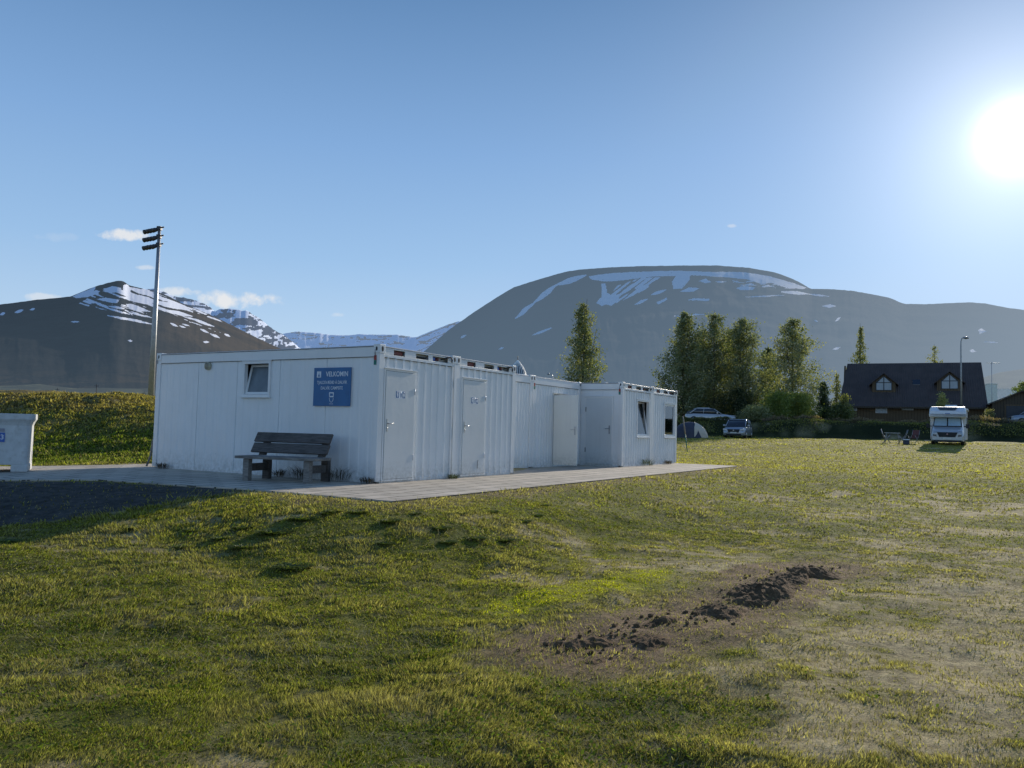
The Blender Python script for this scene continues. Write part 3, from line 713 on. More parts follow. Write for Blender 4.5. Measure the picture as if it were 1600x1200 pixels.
def door_v(t, a0, a1, z0, z1, hl=True, sign=None, y=.0, hname='door'):
    """closed door on a y=const wall of cabin t (x from a0 to a1); hl: handle at the low-x side"""
    fr = MB(); w = .045
    fr.box(a0 - w, a0, y - .012, y + .05, z0, z1 + w); fr.box(a1, a1 + w, y - .012, y + .05, z0, z1 + w); fr.box(a0, a1, y - .012, y + .05, z1, z1 + w)
    fr.box(a0 - w - .01, a1 + w + .01, y - .035, y - .012, z1 + w - .01, z1 + w + .012); fr.box(a0 - w, a1 + w, y - .02, y + .05, z0 - .03, z0)
    dr = MB(); dr.box(a0 + .006, a1 - .006, y - .02, y + .02, z0 + .01, z1 - .006)
    d = dr.build(hname, M['door'], t, .004, 2); fo = fr.build('door_frame', M['frame'], d, .003)
    gp = MB(); gp.box(a0, a0 + .006, y - .008, y + .0, z0, z1); gp.box(a1 - .006, a1, y - .008, y, z0, z1); gp.box(a0, a1, y - .008, y, z1 - .006, z1); gp.build('door_gap', M['dark'], d)
    handle_set(a0 + .07 if hl else a1 - .07, z0 + 1.06, y - .02, d, 1 if hl else -1)
    xh = a1 - .004 if hl else a0 + .004
    for zz in (z0 + .35, z1 - .42):
        hg = MB(); hg.tube([(xh, y - .019, zz), (xh, y - .019, zz + .12)], .008, 8); hg.build('hinge', M['lampdark'] if not hl else M['steel'], d)
    if sign:
        sx, sz = sign
        s = MB(); s.box(sx - .15, sx + .12, y - .0208, y - .0203, sz - .075, sz + .075); so_ = s.build('sign', M['signwhite'], d)
        k = 0
        for cx_ in (sx - .105, sx + .0, sx + .085):
            b = MB(); yy0 = y - .0213
            if k == 0 or k == 2: 
                b.box(cx_ - .04, cx_ + .04, yy0, y - .0208, sz - .065, sz + .065)
                b.build('pictogram_panel', M['signblue'], so_)
                g = MB(); g.tube([(cx_, yy0 - .0006, sz + .042), (cx_, yy0, sz + .042)], .012, 10); g.prism([(cx_ - .02, sz + .025), (cx_ + .02, sz + .025), (cx_ + (.028 if k else .014), sz - .03), (cx_ + .01, sz - .03), (cx_ + .01, sz - .055), (cx_ - .01, sz - .055), (cx_ - .01, sz - .03), (cx_ - (.028 if k else .014), sz - .03)], yy0 - .0006, yy0 - .0002)
                g.build('pictogram', M['signwhite'], so_)
            else:
                b.tube([(cx_, yy0, sz + .042), (cx_, y - .0209, sz + .042)], .013, 10); b.prism([(cx_ - .02, sz + .025), (cx_ + .02, sz + .025), (cx_ + .012, sz - .055), (cx_ - .012, sz - .055)], yy0, y - .0209)
                b.build('pictogram', M['signblue'], so_)
            k += 1
    return d
def window(t, plane, a0, a1, z0, z1, tilt=.0, white=None, sill=True, pane=None, off=0.):
    """window in the x=0 ('u') or y=0 ('v') face; the sash is tipped inwards at the top by `tilt` metres"""
    out = MB()
    def bx(b, a, a_, d0, d1, z, z_):
        if plane == 'u': b.box(d0, d1, a, a_, z, z_)
        else: b.box(a, a_, d0, d1, z, z_)
    w = .055
    bx(out, a0, a1, off - .012, off + .08, z0, z0 + w); bx(out, a0, a1, off - .012, off + .08, z1 - w, z1); bx(out, a0, a0 + w, off - .012, off + .08, z0 + w, z1 - w); bx(out, a1 - w, a1, off - .012, off + .08, z0 + w, z1 - w)
    wo_ = out.build('window', M['frame'], t, .004, 2)
    if sill:
        s = MB(); bx(s, a0 - .03, a1 + .03, off - .05, off - .012, z0 - .012, z0 + .008); s.build('window_sill', M['frame'], wo_); s = MB(); bx(s, a0 - .03, a1 + .03, off - .022, off - .008, z1, z1 + .012); s.build('window_hood', M['frame'], wo_)
    b0, b1, c0, c1 = a0 + w + .004, a1 - w - .004, z0 + w + .004, z1 - w - .004; s = .05
    sm = MB(); 
    bx(sm, b0, b1, off + .02, off + .06, c0, c0 + s); bx(sm, b0, b1, off + .02, off + .06, c1 - s, c1); bx(sm, b0, b0 + s, off + .02, off + .06, c0 + s, c1 - s); bx(sm, b1 - s, b1, off + .02, off + .06, c0 + s, c1 - s)
    gm = MB(); bx(gm, b0 + s, b1 - s, off + .036, off + .044, c0 + s, c1 - s)
    for mb in (sm, gm):
        for i, (x, y, z) in enumerate(mb.v):
            k = max(0, (z - c0) / (c1 - c0)) * tilt
            mb.v[i] = (x + k, y, z) if plane == 'u' else (x, y + k, z)
    sa = sm.build('sash', M['frame'], wo_, .003); gm.build('pane', pane or M['glass'], wo_)
    return wo_

# --- near cabin with the long wall
c1 = cabin(0, 0, 2.52, 6.58, 'nearest white cabin whose long wall carries the blue welcome sign and small window',
           opens_u=[(2.9, 3.68, 1.62, 2.33)], opens_v=[(.19, 1.11, .05, 2.13)], seams=(1.34, 2.62, 3.89, 5.14))
d1 = door_v(c1, .2, 1.10, .06, 2.12, True, (.66, 1.68), y=.012)
window(c1, 'u', 2.88, 3.70, 1.60, 2.35, .14, pane=M['frosted'], off=.01)
vt = MB(); yv, zv = on_u(325, 572)
vt.tube([(-.03, yv, zv), (.03, yv, zv)], .085, 20); vo = vt.build('vent', mat_basic('vent_yellowed', (.45, .42, .30), .6), c1)
vi = MB(); [vi.box(-.034, -.03, yv - .055, yv + .055, zv - .05 + k * .025, zv - .04 + k * .025) for k in range(5)]; vi.build('vent_slat', M['lampdark'], vo)
# --- second cabin
c2 = cabin(2.522, 0, 2.52, 6.58, 'second white cabin, its grey door with a scuff mark beside the recess', opens_v=[(.27, 1.19, .05, 2.13)], marks=False)
d2 = door_v(c2, .28, 1.18, .06, 2.12, True, (.74, 1.68), y=.012)
sc_ = MB(); sc_.tube([(.90, -.0095, .18), (.905, -.0105, .24), (.90, -.0105, .30), (.93, -.0105, .37)], .006, 6); sc_.build('scuff_mark', M['rubber'], d2)
b = MB(); b.tube([(.10, 6.62, .75), (.06, 6.66, .6), (.03, 6.68, .25), (-.03, 6.72, .02)], .022, 8); b.build('drain_pipe', M['woodpale'], c1)
# joint cover between the two
jb = MB(); jb.box(2.52 - .09, 2.52 - .002, -.016, -.006, .0, H - .2)
jb.build('joint_strip', M['frame'], c1)
# --- recessed cabins
c3 = cabin(5.046, 1.2, 3.0, 5.3, 'plain white cabin set back just beyond the second door', end_beam=False, marks=False, pvv=.16, dv=.016)
c4 = cabin(8.05, 1.2, 3.10, 5.3, 'set back white cabin with its door standing open', end_beam=False, opens_v=[(1.27, 2.13, .05, 2.13)], pvv=.16, dv=.016)
mk = MB(); mk.box(.05, .12, -.0045, 0, H - .30, H - .21); mk.build('colour_tag', M['red'], c4)
mk = MB(); mk.box(.05, .12, -.0045, 0, H - .39, H - .302); mk.build('colour_tag', M['green'], c4)
# open door leaf
best = None
for a in np.linspace(-.6, .9, 151):
    p = uvw(9.30 - .86 * sin(a), 1.17 - .86 * cos(a)); q = proj(p)[0]
    if best is None or abs(q - 901) < best[0]: best = (abs(q - 901), a)
oa = best[1]
leaf = MB(); leaf.box(0, .86, -.02, .02, .07, 2.10)
lf = leaf.build('door', mk_white('open_door_white', (.86, .85, .78), .5), c4, .004, 2); tag(lf, 'open white door leaf standing out from the wall')
lf.location = (1.25, -.03, 0); lf.rotation_euler = (0, 0, -pi / 2 - oa)
hd = handle_set(.86 - .07, 1.10, -.02, lf, -1)
rf_ = MB(); w = .045; rf_.box(1.27 - w, 1.27, -.0, .05, .06, 2.13 + w); rf_.box(2.13, 2.13 + w, 0, .05, .06, 2.13 + w); rf_.box(1.27, 2.13, 0, .05, 2.13, 2.13 + w); rf_.box(1.2, 2.2, -.06, .0, 2.16, 2.175); rf_.build('door_frame', M['frame'], c4)
# --- protruding wing
w1 = cabin(11.158, -.21, 2.52, 6.0, 'jutting out white cabin with a closed grey side door and tilted window', opens_v=[(1.23, 2.27, .93, 2.10)], opens_u=[], pvv=.2, dv=.022, pu=.9, du=.001)
# side door on its x=0 face
sd = MB(); sd.box(-.012, .028, .35, 1.22, .06, 2.10)
sdo = sd.build('door', M['door'], w1, .004, 2)
g = MB(); w = .045; g.box(-.004, .024, .35 - w, .35, .05, 2.10 + w); g.box(-.004, .024, 1.22, 1.22 + w, .05, 2.10 + w); g.box(-.004, .024, .35, 1.22, 2.10, 2.10 + w); g.box(-.03, -.004, .29, 1.30, 2.145, 2.16); g.build('door_frame', M['frame'], sdo, .003)
g = MB(); g.box(-.02, -.012, .40, .44, 1.0, 1.26); g.tube([(-.012, .42, 1.16), (-.055, .42, 1.16)], .011, 8); g.tube([(-.055, .415, 1.16), (-.056, .55, 1.16)], .01, 8); g.build('handle', M['galv'], sdo)
for zz in (.42, 1.68):
    g = MB(); g.tube([(-.018, 1.225, zz), (-.018, 1.225, zz + .14)], .012, 8); g.build('hinge', M['lampdark'], sdo)
window(w1, 'v', 1.21, 2.29, .91, 2.12, .16, off=.012)
w2 = cabin(13.68, -.21, 2.52, 6.0, 'farthest white cabin at the end of the row with a closed window', opens_v=[(1.23, 2.33, .93, 2.10)], marks=False, pvv=.2, dv=.022)
window(w2, 'v', 1.21, 2.35, .91, 2.12, .0, off=.012)
for t_, x_ in ((w1, 2.05), (w2, 2.10)):
    b = MB(); b.box(x_, x_ + .05, .11, .13, .99, 2.05); b.build('curtain_edge', M['woodpale'], t_)

# --- blue sign
sg = cab_empty('welcome_sign', -.0, 0, 0, label='square blue sign reading VELKOMIN above the bench', cat='sign')
v0_, v1_, zb_, zt_ = .68, 1.645, 1.43, 2.175
pn = MB(); pn.box(.002 - .012, .004 - .0, v0_, v1_, zb_, zt_); pn.build('panel', M['signblue'], sg, .002)
vm = (v0_ + v1_) / 2; X_ = -.0115
text('VELKOMIN', .135, (X_, vm - .125, 2.045), MU, M['signwhite'], sg, sx=.87, bold=.012)
text('TJALDSVÆÐIÐ Á DALVÍK', .088, (X_, vm, 1.885), MU, M['signwhite'], sg, sx=.80, bold=.004)
text('DALVÍK CAMPSITE', .088, (X_, vm, 1.775), MU, M['signwhite'], sg, sx=.80, bold=.004)
ic = MB(); ic.box(X_ - .001, X_, vm + .29, vm + .40, 1.985, 2.105); ic.build('emblem', M['signwhite'], sg)
ic = MB()
ic.prism([(vm + .345, 2.09), (vm + .352, 2.05), (vm + .375, 2.0), (vm + .352, 2.0), (vm + .345, 2.03), (vm + .338, 2.0), (vm + .315, 2.0), (vm + .338, 2.05)], X_ - .003, X_ - .0015, 'x'); ic.build('emblem', M['signblue'], sg)
ic = MB()
for (a, b, c, d) in ((-.06, .06, 1.675, 1.695), (-.06, -.04, 1.60, 1.675), (.04, .06, 1.60, 1.675), (-.06, .06, 1.60, 1.625)): ic.box(X_ - .001, X_, vm + a, vm + b, c, d)
sh = [(-.055, 1.585), (-.052, 1.545), (-.03, 1.51), (0, 1.497), (.03, 1.51), (.052, 1.545), (.055, 1.585)]
for i in range(6):
    (a, z), (a2, z2) = sh[i], sh[i + 1]; ic.prism([(vm + a, z), (vm + a2, z2), (vm + a2 * .82, z2 + .008), (vm + a * .82, z + .008)], X_ - .001, X_, 'x')
ic.box(X_ - .001, X_, vm - .05, vm + .05, 1.467, 1.474); ic.build('crest', M['signwhite'], sg)

# --- bench
bn = cab_empty('park_bench', -.92, .70, 0, label='weathered grey timber bench against the long cabin wall', cat='bench')
bn.rotation_euler = (0, 0, CROT + radians(12.5))
def part(name, mat, par, f, bevel=.006, seg=2): 
    b = MB(); f(b); return b.build(name, mat, par, bevel, seg)
for k in range(3): part('seat', M['woodpale'], bn, lambda b: b.box(-.06 + k * .185, .115 + k * .185, -.10, 1.62, .405, .455))
for y in (.05, 1.34):
    part('leg', M['woodpale'], bn, lambda b: b.box(-.02, .10, y, y + .12, 0, .40))
    part('leg', M['wood'], bn, lambda b: b.box(.62, .72, y, y + .15, 0, .40))
    part('stretcher', M['wood'], bn, lambda b: b.box(.10, .62, y + .03, y + .11, .17, .31))
    bu = MB(); bu.prism([(.46, .457), (.56, .457), (.80, .88), (.70, .88)], y + .02, y + .14, 'y'); bu.build('back_post', M['wood'], bn, .006)
for k, (z, x) in enumerate(((.50, .47), (.70, .565))):
    pb = MB(); pb.prism([(x - .04, z + .02), (x, z), (x + .11, z + .175), (x + .07, z + .195)], -.02, 1.64, 'y'); pb.build('backrest', M['wood'], bn, .006)
# ================================================================== fish tub at the left edge
tb = empty('insulated_tub', (0, 0, 0), 0, label='white insulated plastic tub with a dark blue sticker on the path', cat='tub')
pr = atz(44, 738, PZ); tb.location = tuple(pr); tb.rotation_euler = (0, 0, radians(27.))
Lt, Dt, Ht = 1.75, 1.15, 1.13
def rrect(x0, x1, y0, y1, z, r=.07, k=4):
    pts = []
    for cx_, cy_, a in ((x1 - r, y0 + r, -90), (x1 - r, y1 - r, 0), (x0 + r, y1 - r, 90), (x0 + r, y0 + r, 180)):
        for i in range(k + 1): w_ = radians(a + 90 * i / k); pts.append((cx_ + r * cos(w_), cy_ + r * sin(w_), z))
    return pts
b = MB(); b.loft([rrect(-Lt + .03, -.03, .03, Dt - .03, .14), rrect(-Lt + .01, -.02, .02, Dt - .02, .9), rrect(-Lt, -.0, .0, Dt, .96), rrect(-Lt - .02, .035, -.035, Dt + .02, 1.02), rrect(-Lt - .02, .035, -.035, Dt + .02, Ht), rrect(-Lt + .05, -.04, .04, Dt - .05, Ht - .01), rrect(-Lt + .07, -.06, .06, Dt - .07, .3)], False)
b.build('body', M['tub'], tb, .01, 2)
for x in (-.30, -.95, -1.74):
    s = MB(); s.box(x, x + .28, .03, Dt - .03, 0, .15); s.build('foot', M['tub'], tb, .02, 2)
for x in (-.03,):
    s = MB(); s.box(x - .06, x + .012, .10, .22, .12, .95); s.box(x - .06, x + .012, Dt - .22, Dt - .1, .12, .95); s.build('rib', M['tub'], tb, .015, 2)
s = MB(); s.box(-.85, -.42, .008, .024, .58, .76); st = s.build('sticker', M['blue'], tb)
text('C3', .13, (-.51, .004, .67), MV, M['signwhite'], st, sx=1)
s = MB(); s.box(-.80, -.43, .008, .022, .775, .84); s.build('sticker', mat_basic('sticker_grey', (.30, .30, .34), .6), tb)

# ================================================================== floodlight mast
Pm = aty(247, 400, 55.); mz = gz(Pm[0], Pm[1]); ztop = aty(250, 354, 55.)[2]
ms = empty('floodlight_mast', (Pm[0], Pm[1], mz), 0, label='tall steel mast with three rows of stadium floodlights beyond the mound', cat='floodlight')
b = MB(); b.tube([(0, 0, 0), (0, 0, (ztop - mz) * .5), (0, 0, ztop - mz)], [.22, .165, .10], 14); b.build('pole', M['galv'], ms)
for r_ in range(3):
    z = ztop - mz - .12 - r_ * .58
    dirx, diry = -.845, .53
    a = MB(); a.tube([(-dirx * .5, -diry * .5, z + .02), (dirx * 1.4, diry * 1.4, z + .02)], .05, 6); a.box(-.14, .14, -.14, .14, z - .12, z + .12); arm = a.build('crossarm', M['lampdark'], ms)
    for k in range(4):
        q = .25 + k * .34
        f = MB(); cx_, cy_ = dirx * q, diry * q
        f.tube([(cx_ + .10, cy_ - .05, z + .04), (cx_ - .02, cy_ - .12, z - .10), (cx_ - .16, cy_ - .32, z - .22)], [.08, .14, .17], 10)
        f.box(cx_ - .03, cx_ + .03, cy_ - .03, cy_ + .03, z - .1, z + .08)
        f.build('floodlight', M['lampdark'], arm)

# ================================================================== mountains
def mk_mountain(name, base_lo, base_hi, warm, snow, haze, hz0, hz1):
    nt = NT(name); w = nt.coord('Object')
    sn = nt.n('ShaderNodeAttribute', attribute_name='snow').outputs['Fac']; lv = nt.n('ShaderNodeAttribute', attribute_name='level').outputs['Fac']; sw = nt.n('ShaderNodeAttribute', attribute_name='warmth').outputs['Fac']
    n1 = nt.noise(.0035, 8, w, .65); n2 = nt.noise(.02, 6, w, .7)
    c = nt.mix(nt.ramp(n1, .3, .7), base_lo, base_hi); c = nt.mix(nt.math('MULTIPLY', nt.ramp(n2, .35, .7), .5), c, tuple(x * .5 for x in base_lo))
    c = nt.mix(nt.math('MULTIPLY', sw, nt.ramp(n1, .2, .6)), c, warm)
    edge = nt.ramp(nt.math('ADD', sn, nt.math('MULTIPLY', nt.math('SUBTRACT', n2, .5), .35)), .42, .58)
    c = nt.mix(edge, c, snow)
    p = nt.n('ShaderNodeBsdfPrincipled', {'Base Color': c, 'Roughness': .95, 'Specular IOR Level': .05, 'Normal': nt.bump(n2, .4, 8.)}).outputs[0]
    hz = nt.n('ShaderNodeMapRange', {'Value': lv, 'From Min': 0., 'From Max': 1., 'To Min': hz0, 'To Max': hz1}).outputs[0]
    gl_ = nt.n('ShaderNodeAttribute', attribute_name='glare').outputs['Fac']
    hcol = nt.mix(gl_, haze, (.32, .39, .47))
    e = nt.n('ShaderNodeEmission', {'Color': hcol, 'Strength': 1.}).outputs[0]  # aerial haze painted on as emission, paler on the sun side
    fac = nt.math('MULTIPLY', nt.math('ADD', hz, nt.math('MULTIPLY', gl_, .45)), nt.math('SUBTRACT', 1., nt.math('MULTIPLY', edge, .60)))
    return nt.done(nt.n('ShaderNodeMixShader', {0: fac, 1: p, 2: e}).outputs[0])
def mountain(name, ridge, R0, R1, base_py, mat, snowf, step=.055, rows=230, rough=.05, back=.35, pw=1.25, warmf=None, px_rng=None, seed=1, gul=9., soft=.6):
    rp = np.array(ridge, float)
    az = []; el = []
    for px, py in ridge:
        d = ray(px, py); az.append(math.atan2(d[0], d[1])); el.append(d[2] / math.hypot(d[0], d[1]))
    az = np.array(az); el = np.array(el)
    A = np.arange(az[0], az[-1], radians(step)); E = np.interp(A, az, el)
    # smooth then add small-scale raggedness
    kk = np.ones(5) / 5; Ep = np.pad(E, 2, 'edge'); E = np.convolve(Ep, kk, 'valid')
    E = E + (fbm(A * 260, A * 0, seed, 4) - .5) * rough * .02 * np.clip(E * 12, 0, 1)
    s = np.linspace(0, 1, rows); sb = np.linspace(1, 0, 12)[1:]
    Rr = R1 * (1 + .10 * (fbm(A * 5, A * 0 + 3, seed + 5, 2) - .5))
    r = R0 + (Rr[None, :] - R0) * s[:, None]
    zr = E * Rr + EYE; zb = hf(R0 * np.sin(A), R0 * np.cos(A))*0 + base_py
    g = s[:, None] ** pw
    z = zb[None, :] + (zr - zb)[None, :] * g
    x = r * np.sin(A)[None, :]; y = r * np.cos(A)[None, :]
    amp = (zr - zb)[None, :] * .5 * (s * (1 - s))[:, None]
    gu = 1 - np.abs(2 * fbm(A[None, :] * gul * 3 + s[:, None] * .6, s[:, None] * 2.2 + 0 * A[None, :], seed + 9, 5) - 1)
    bench = np.sin(g * 60 + fbm(A[None, :] * 8, s[:, None] * 3, seed + 2, 3) * 14) * .02
    z = z + amp * soft * ((gu - .6) * .55 + bench * 1.6 + (fbm(x * .004, y * .004, seed + 20, 4) - .5) * .5)
    # keep everything below the sight line of the ridge so that the outline is the ridge
    z = np.minimum(z, EYE + E[None, :] * r * (.999) + 0 * s[:, None])
    lv = np.repeat(s[:, None], len(A), 1)
    V = np.stack([x, y, z], -1)
    rb = Rr[None, :] * (1 + back * (1 - sb[:, None])); xb = rb * np.sin(A); yb = rb * np.cos(A); zbk = zb + (zr - zb)[None, :] * sb[:, None] ** 1.2
    V2 = np.concatenate([V, np.stack([xb, yb, zbk], -1)], 0); lv2 = np.concatenate([lv, np.repeat(sb[:, None], len(A), 1)], 0)
    PX, PY = proj(V2.reshape(-1, 3))
    sn = snowf(PX, PY, V2.reshape(-1, 3)); wr = warmf(PX, PY) if warmf else np.zeros_like(PX)
    AA = np.repeat(A[None, :], len(lv2), 0).ravel()
    gla = np.clip(1 - np.abs(SUN_AZ - AA) / radians(30), 0, 1) ** 1.6 * .55  # haze brightening towards the sun, baked in by azimuth
    o = npmesh(name, V2.reshape(-1, 3), grid_faces(len(lv2), len(A)), mat, smooth=True, attrs=dict(snow=sn, level=lv2.ravel(), warmth=wr, glare=gla))
    tag(o, kind='structure'); return o
def patchwork(polys, streaks=(), wob=5, seed=3, ragged=.5):
    def f(PX, PY, P):
        X = PX + (fbm(PX * .09, PY * .16, seed, 4) - .5) * wob * 2.2; Y = PY + (fbm(PX * .07, PY * .12, seed + 40, 4) - .5) * wob
        r = np.zeros(PX.shape)
        for p in polys:
            m = inpoly(X, Y, p); r[m] = 1
        for (x1, y1, x2, y2, w) in streaks:
            dx, dy = x2 - x1, y2 - y1; l2 = dx * dx + dy * dy
            t = np.clip(((X - x1) * dx + (Y - y1) * dy) / l2, 0, 1)
            d = np.hypot(X - x1 - t * dx, Y - y1 - t * dy)
            r = np.maximum(r, (d < w * (.25 + .95 * np.sin(pi * np.clip(t, .04, .96)))).astype(float))
        hole = fbm(PX * .35, PY * .6, seed + 7, 3) > (.5 + ragged * .42)
        r[hole] = 0
        return r
    return f
HZ = (.115, .160, .225)
big = [(560, 640), (620, 585), (665, 547), (700, 516), (740, 488), (780, 462), (802, 449), (830, 440), (870, 428), (885, 424), (905, 421), (950, 417.5), (1000, 415.5), (1060, 414.5), (1120, 414.5), (1170, 418), (1210, 425), (1238, 435), (1255, 444), (1266, 451), (1300, 451.5), (1330, 454), (1360, 459), (1390, 465), (1412, 474.5), (1450, 475), (1490, 473), (1515, 472), (1540, 474), (1570, 480), (1600, 484), (1660, 488), (1760, 480)]
bigsnow = patchwork([
    [(920, 432), (935, 429), (965, 426), (1010, 424), (1060, 423), (1120, 425), (1165, 425), (1200, 431), (1235, 441), (1262, 450), (1255, 452), (1225, 448), (1205, 442), (1190, 444), (1165, 436), (1130, 433), (1080, 430), (1075, 440), (1066, 451), (1052, 452), (1050, 440), (1056, 431), (1020, 432), (1000, 435), (975, 438), (945, 440), (925, 437)],
    [(940, 443), (947, 443), (948, 457), (956, 462), (975, 450), (992, 437), (1012, 434), (1022, 437), (1000, 446), (990, 458), (965, 470), (940, 478), (930, 473), (940, 464)],
    [(1092, 439), (1102, 435), (1112, 441), (1100, 442)], [(1062, 456), (1075, 449), (1092, 450), (1084, 456)], [(1150, 450), (1160, 447), (1180, 449), (1176, 453), (1156, 453)],
    [(1073, 469), (1085, 466), (1110, 467), (1106, 470)], [(1284, 478), (1296, 475), (1308, 478), (1296, 481)], [(1528, 516), (1534, 512), (1541, 518), (1530, 522)], [(1515, 548), (1520, 545), (1526, 549), (1518, 551)], [(1025, 472), (1042, 465), (1043, 468), (1028, 476)]],
    [(806, 497, 835, 472, 3), (835, 472, 870, 445, 3.5), (868, 446, 915, 430, 3.6), (832, 524, 862, 512, 1.6), (992, 476, 1012, 467, 1.8), (1018, 461, 1041, 453, 2), (1221, 456, 1262, 459, 2.2), (1262, 459, 1295, 463, 1.2), (1054, 494, 1100, 491, 1.2), (1118, 440, 1134, 440, .9), (1165, 464, 1225, 461, .8), (1306, 502, 1313, 496, 1.6), (1302, 546, 1312, 543, 1.5), (1537, 534, 1560, 535, 1.), (1272, 500, 1277, 502, 1), (720, 528, 728, 524, 1.5), (780, 546, 787, 543, 1.2), (655, 545, 690, 515, 1.)], 1.6, 5, .85)
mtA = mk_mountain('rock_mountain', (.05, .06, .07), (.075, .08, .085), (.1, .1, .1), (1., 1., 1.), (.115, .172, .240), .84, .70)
_bs = bigsnow
def bigsnow(PX, PY, P):
    r = _bs(PX, PY, P)
    a = PX * .80 - PY * .60; b_ = PX * .60 + PY * .80
    z1_ = inpoly(PX, PY, [(942, 474), (965, 446), (1000, 434), (1032, 433), (1010, 452), (985, 464), (955, 478)])
    q = vnoise(a * .06, b_ * .5, 71)
    r = np.maximum(r, (z1_ & (q > .42)).astype(float)); r[z1_ & (q < .3)] = 0
    z2_ = inpoly(PX, PY, [(1140, 434), (1200, 440), (1262, 452), (1210, 450), (1150, 446)]); q2 = vnoise(PX * .10 + PY * .2, PY * .7, 73)
    return np.maximum(r, (z2_ & (q2 > .66)).astype(float))
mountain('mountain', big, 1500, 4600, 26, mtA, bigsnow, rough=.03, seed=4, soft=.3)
left = [(-160, 500), (-60, 482), (0, 475.5), (60, 468), (110, 463), (130, 455), (150, 447), (168, 442), (183, 438.5), (192, 438.5), (202, 446), (225, 451), (245, 456), (262, 462), (285, 474), (310, 484), (340, 497), (370, 512), (400, 527), (430, 541), (470, 560), (520, 588), (560, 610), (600, 630)]
leftsnow = patchwork([[(112, 463), (130, 456), (150, 448), (146, 456), (155, 458), (138, 464), (120, 466)], [(192, 446), (198, 444), (206, 452), (198, 460), (192, 455)], [(160, 452), (176, 447), (190, 450), (186, 456), (170, 458)], [(196, 475), (206, 475), (225, 482), (236, 487), (218, 487), (200, 480)], [(150, 467), (165, 465), (187, 469), (182, 474), (160, 470)]],
    [(200, 449, 240, 462, 3.), (214, 452, 262, 470, 3.), (205, 459, 262, 478, 2.6), (240, 470, 290, 484, 3.), (262, 472, 300, 487, 2.2), (185, 463, 240, 476, 2.4), (222, 452, 235, 456, 2), (250, 464, 300, 484, 1.8), (255, 484, 300, 494, 2.4), (296, 496, 334, 510, 1.7), (168, 493, 238, 506, 1.6), (130, 470, 158, 474, 1.4), (170, 478, 196, 483, 1.6), (23, 488, 36, 484, 2.), (0, 492, 8, 489, 2), (110, 503, 124, 503, 1.), (48, 484, 54, 482, 1.5), (267, 505, 277, 510, 1.5), (280, 509, 290, 512, 1), (312, 514, 326, 520, 1.4), (328, 521, 343, 528, 1.5), (318, 534, 326, 535, 1.5), (200, 532, 206, 533, 1.2), (350, 522, 360, 526, 1.3), (285, 506, 296, 509, 1), (145, 457, 155, 455, 2)], 1.6, 8, .95)
_ls = leftsnow
def leftsnow(PX, PY, P):
    r = _ls(PX, PY, P)
    a = PX * .94 + PY * .34; b_ = -PX * .34 + PY * .94
    q = vnoise(a * .022, b_ * .42, 61) * .7 + vnoise(a * .12, b_ * .8, 63) * .3
    zone = inpoly(PX, PY, [(190, 444), (240, 456), (285, 474), (345, 500), (400, 530), (330, 525), (262, 500), (205, 492), (120, 476), (150, 458)])
    thr = .53 + .16 * np.clip((PX - 230) / 130, 0, 1) + .10 * np.clip((PY - 470) / 40, 0, 1)
    return np.maximum(r, (zone & (q > thr)).astype(float))
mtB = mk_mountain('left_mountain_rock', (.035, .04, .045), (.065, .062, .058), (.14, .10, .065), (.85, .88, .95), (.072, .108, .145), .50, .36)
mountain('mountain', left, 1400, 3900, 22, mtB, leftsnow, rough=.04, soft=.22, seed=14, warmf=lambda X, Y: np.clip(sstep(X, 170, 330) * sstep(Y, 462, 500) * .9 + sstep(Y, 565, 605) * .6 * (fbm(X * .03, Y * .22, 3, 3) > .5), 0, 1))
mid = [(215, 470), (228, 452), (240, 450), (256, 456), (272, 463), (288, 465), (302, 468), (318, 474), (327, 478), (333, 484), (330, 488), (345, 482.5), (358, 482), (372, 484), (388, 486), (396, 492), (407, 498), (418, 507), (428, 516), (440, 521), (452, 530), (470, 545), (500, 562), (540, 590)]
def midsnow(PX, PY, P):
    q = fbm(PX * .07 + PY * .05, PY * .16, 5, 4) + fbm(PX * .3, PY * .35, 9, 3) * .35
    cl = (np.abs(PY - (478 + .1 * (PX - 300))) < 1.6) & (PX < 332)
    r = (q > .60).astype(float); r[PX > 378] *= (q[PX > 378] > .70); r[cl] = 0
    return r
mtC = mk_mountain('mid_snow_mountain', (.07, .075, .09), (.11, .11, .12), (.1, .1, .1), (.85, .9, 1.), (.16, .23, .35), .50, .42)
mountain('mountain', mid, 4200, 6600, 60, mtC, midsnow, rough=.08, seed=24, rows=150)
far = [(400, 560), (425, 527), (447, 520), (455, 519.5), (464, 517.5), (476, 519), (500, 520.5), (515, 523), (545, 524), (560, 522), (590, 523), (620, 522.5), (640, 526), (650, 527), (665, 521), (680, 514.5), (700, 507), (712, 503), (724, 501), (745, 496), (800, 500)]
def farsnow(PX, PY, P):
    q = fbm(PX * .05 - PY * .06, PY * .3, 15, 4) + fbm(PX * .3, PY * .6, 19, 3) * .3
    r = (q > .44).astype(float)
    r[(np.abs(PY - 528 + .02 * (PX - 500) + 3 * (fbm(PX * .1, PX * 0, 3, 2) - .5)) < .9) & (PX < 650) & (fbm(PX * .2, PY * 0, 8, 2) > .42)] = 0
    for a in (0, 10, 20): r[(np.abs((PX - 690) * .42 + (PY - 516) - a + 3) < .8) & (PX > 650)] = 0
    return r
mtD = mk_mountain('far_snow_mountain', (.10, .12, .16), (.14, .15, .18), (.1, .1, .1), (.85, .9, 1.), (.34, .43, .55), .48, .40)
mountain('mountain', far, 7200, 9500, 90, mtD, farsnow, rough=.05, seed=34, rows=120)
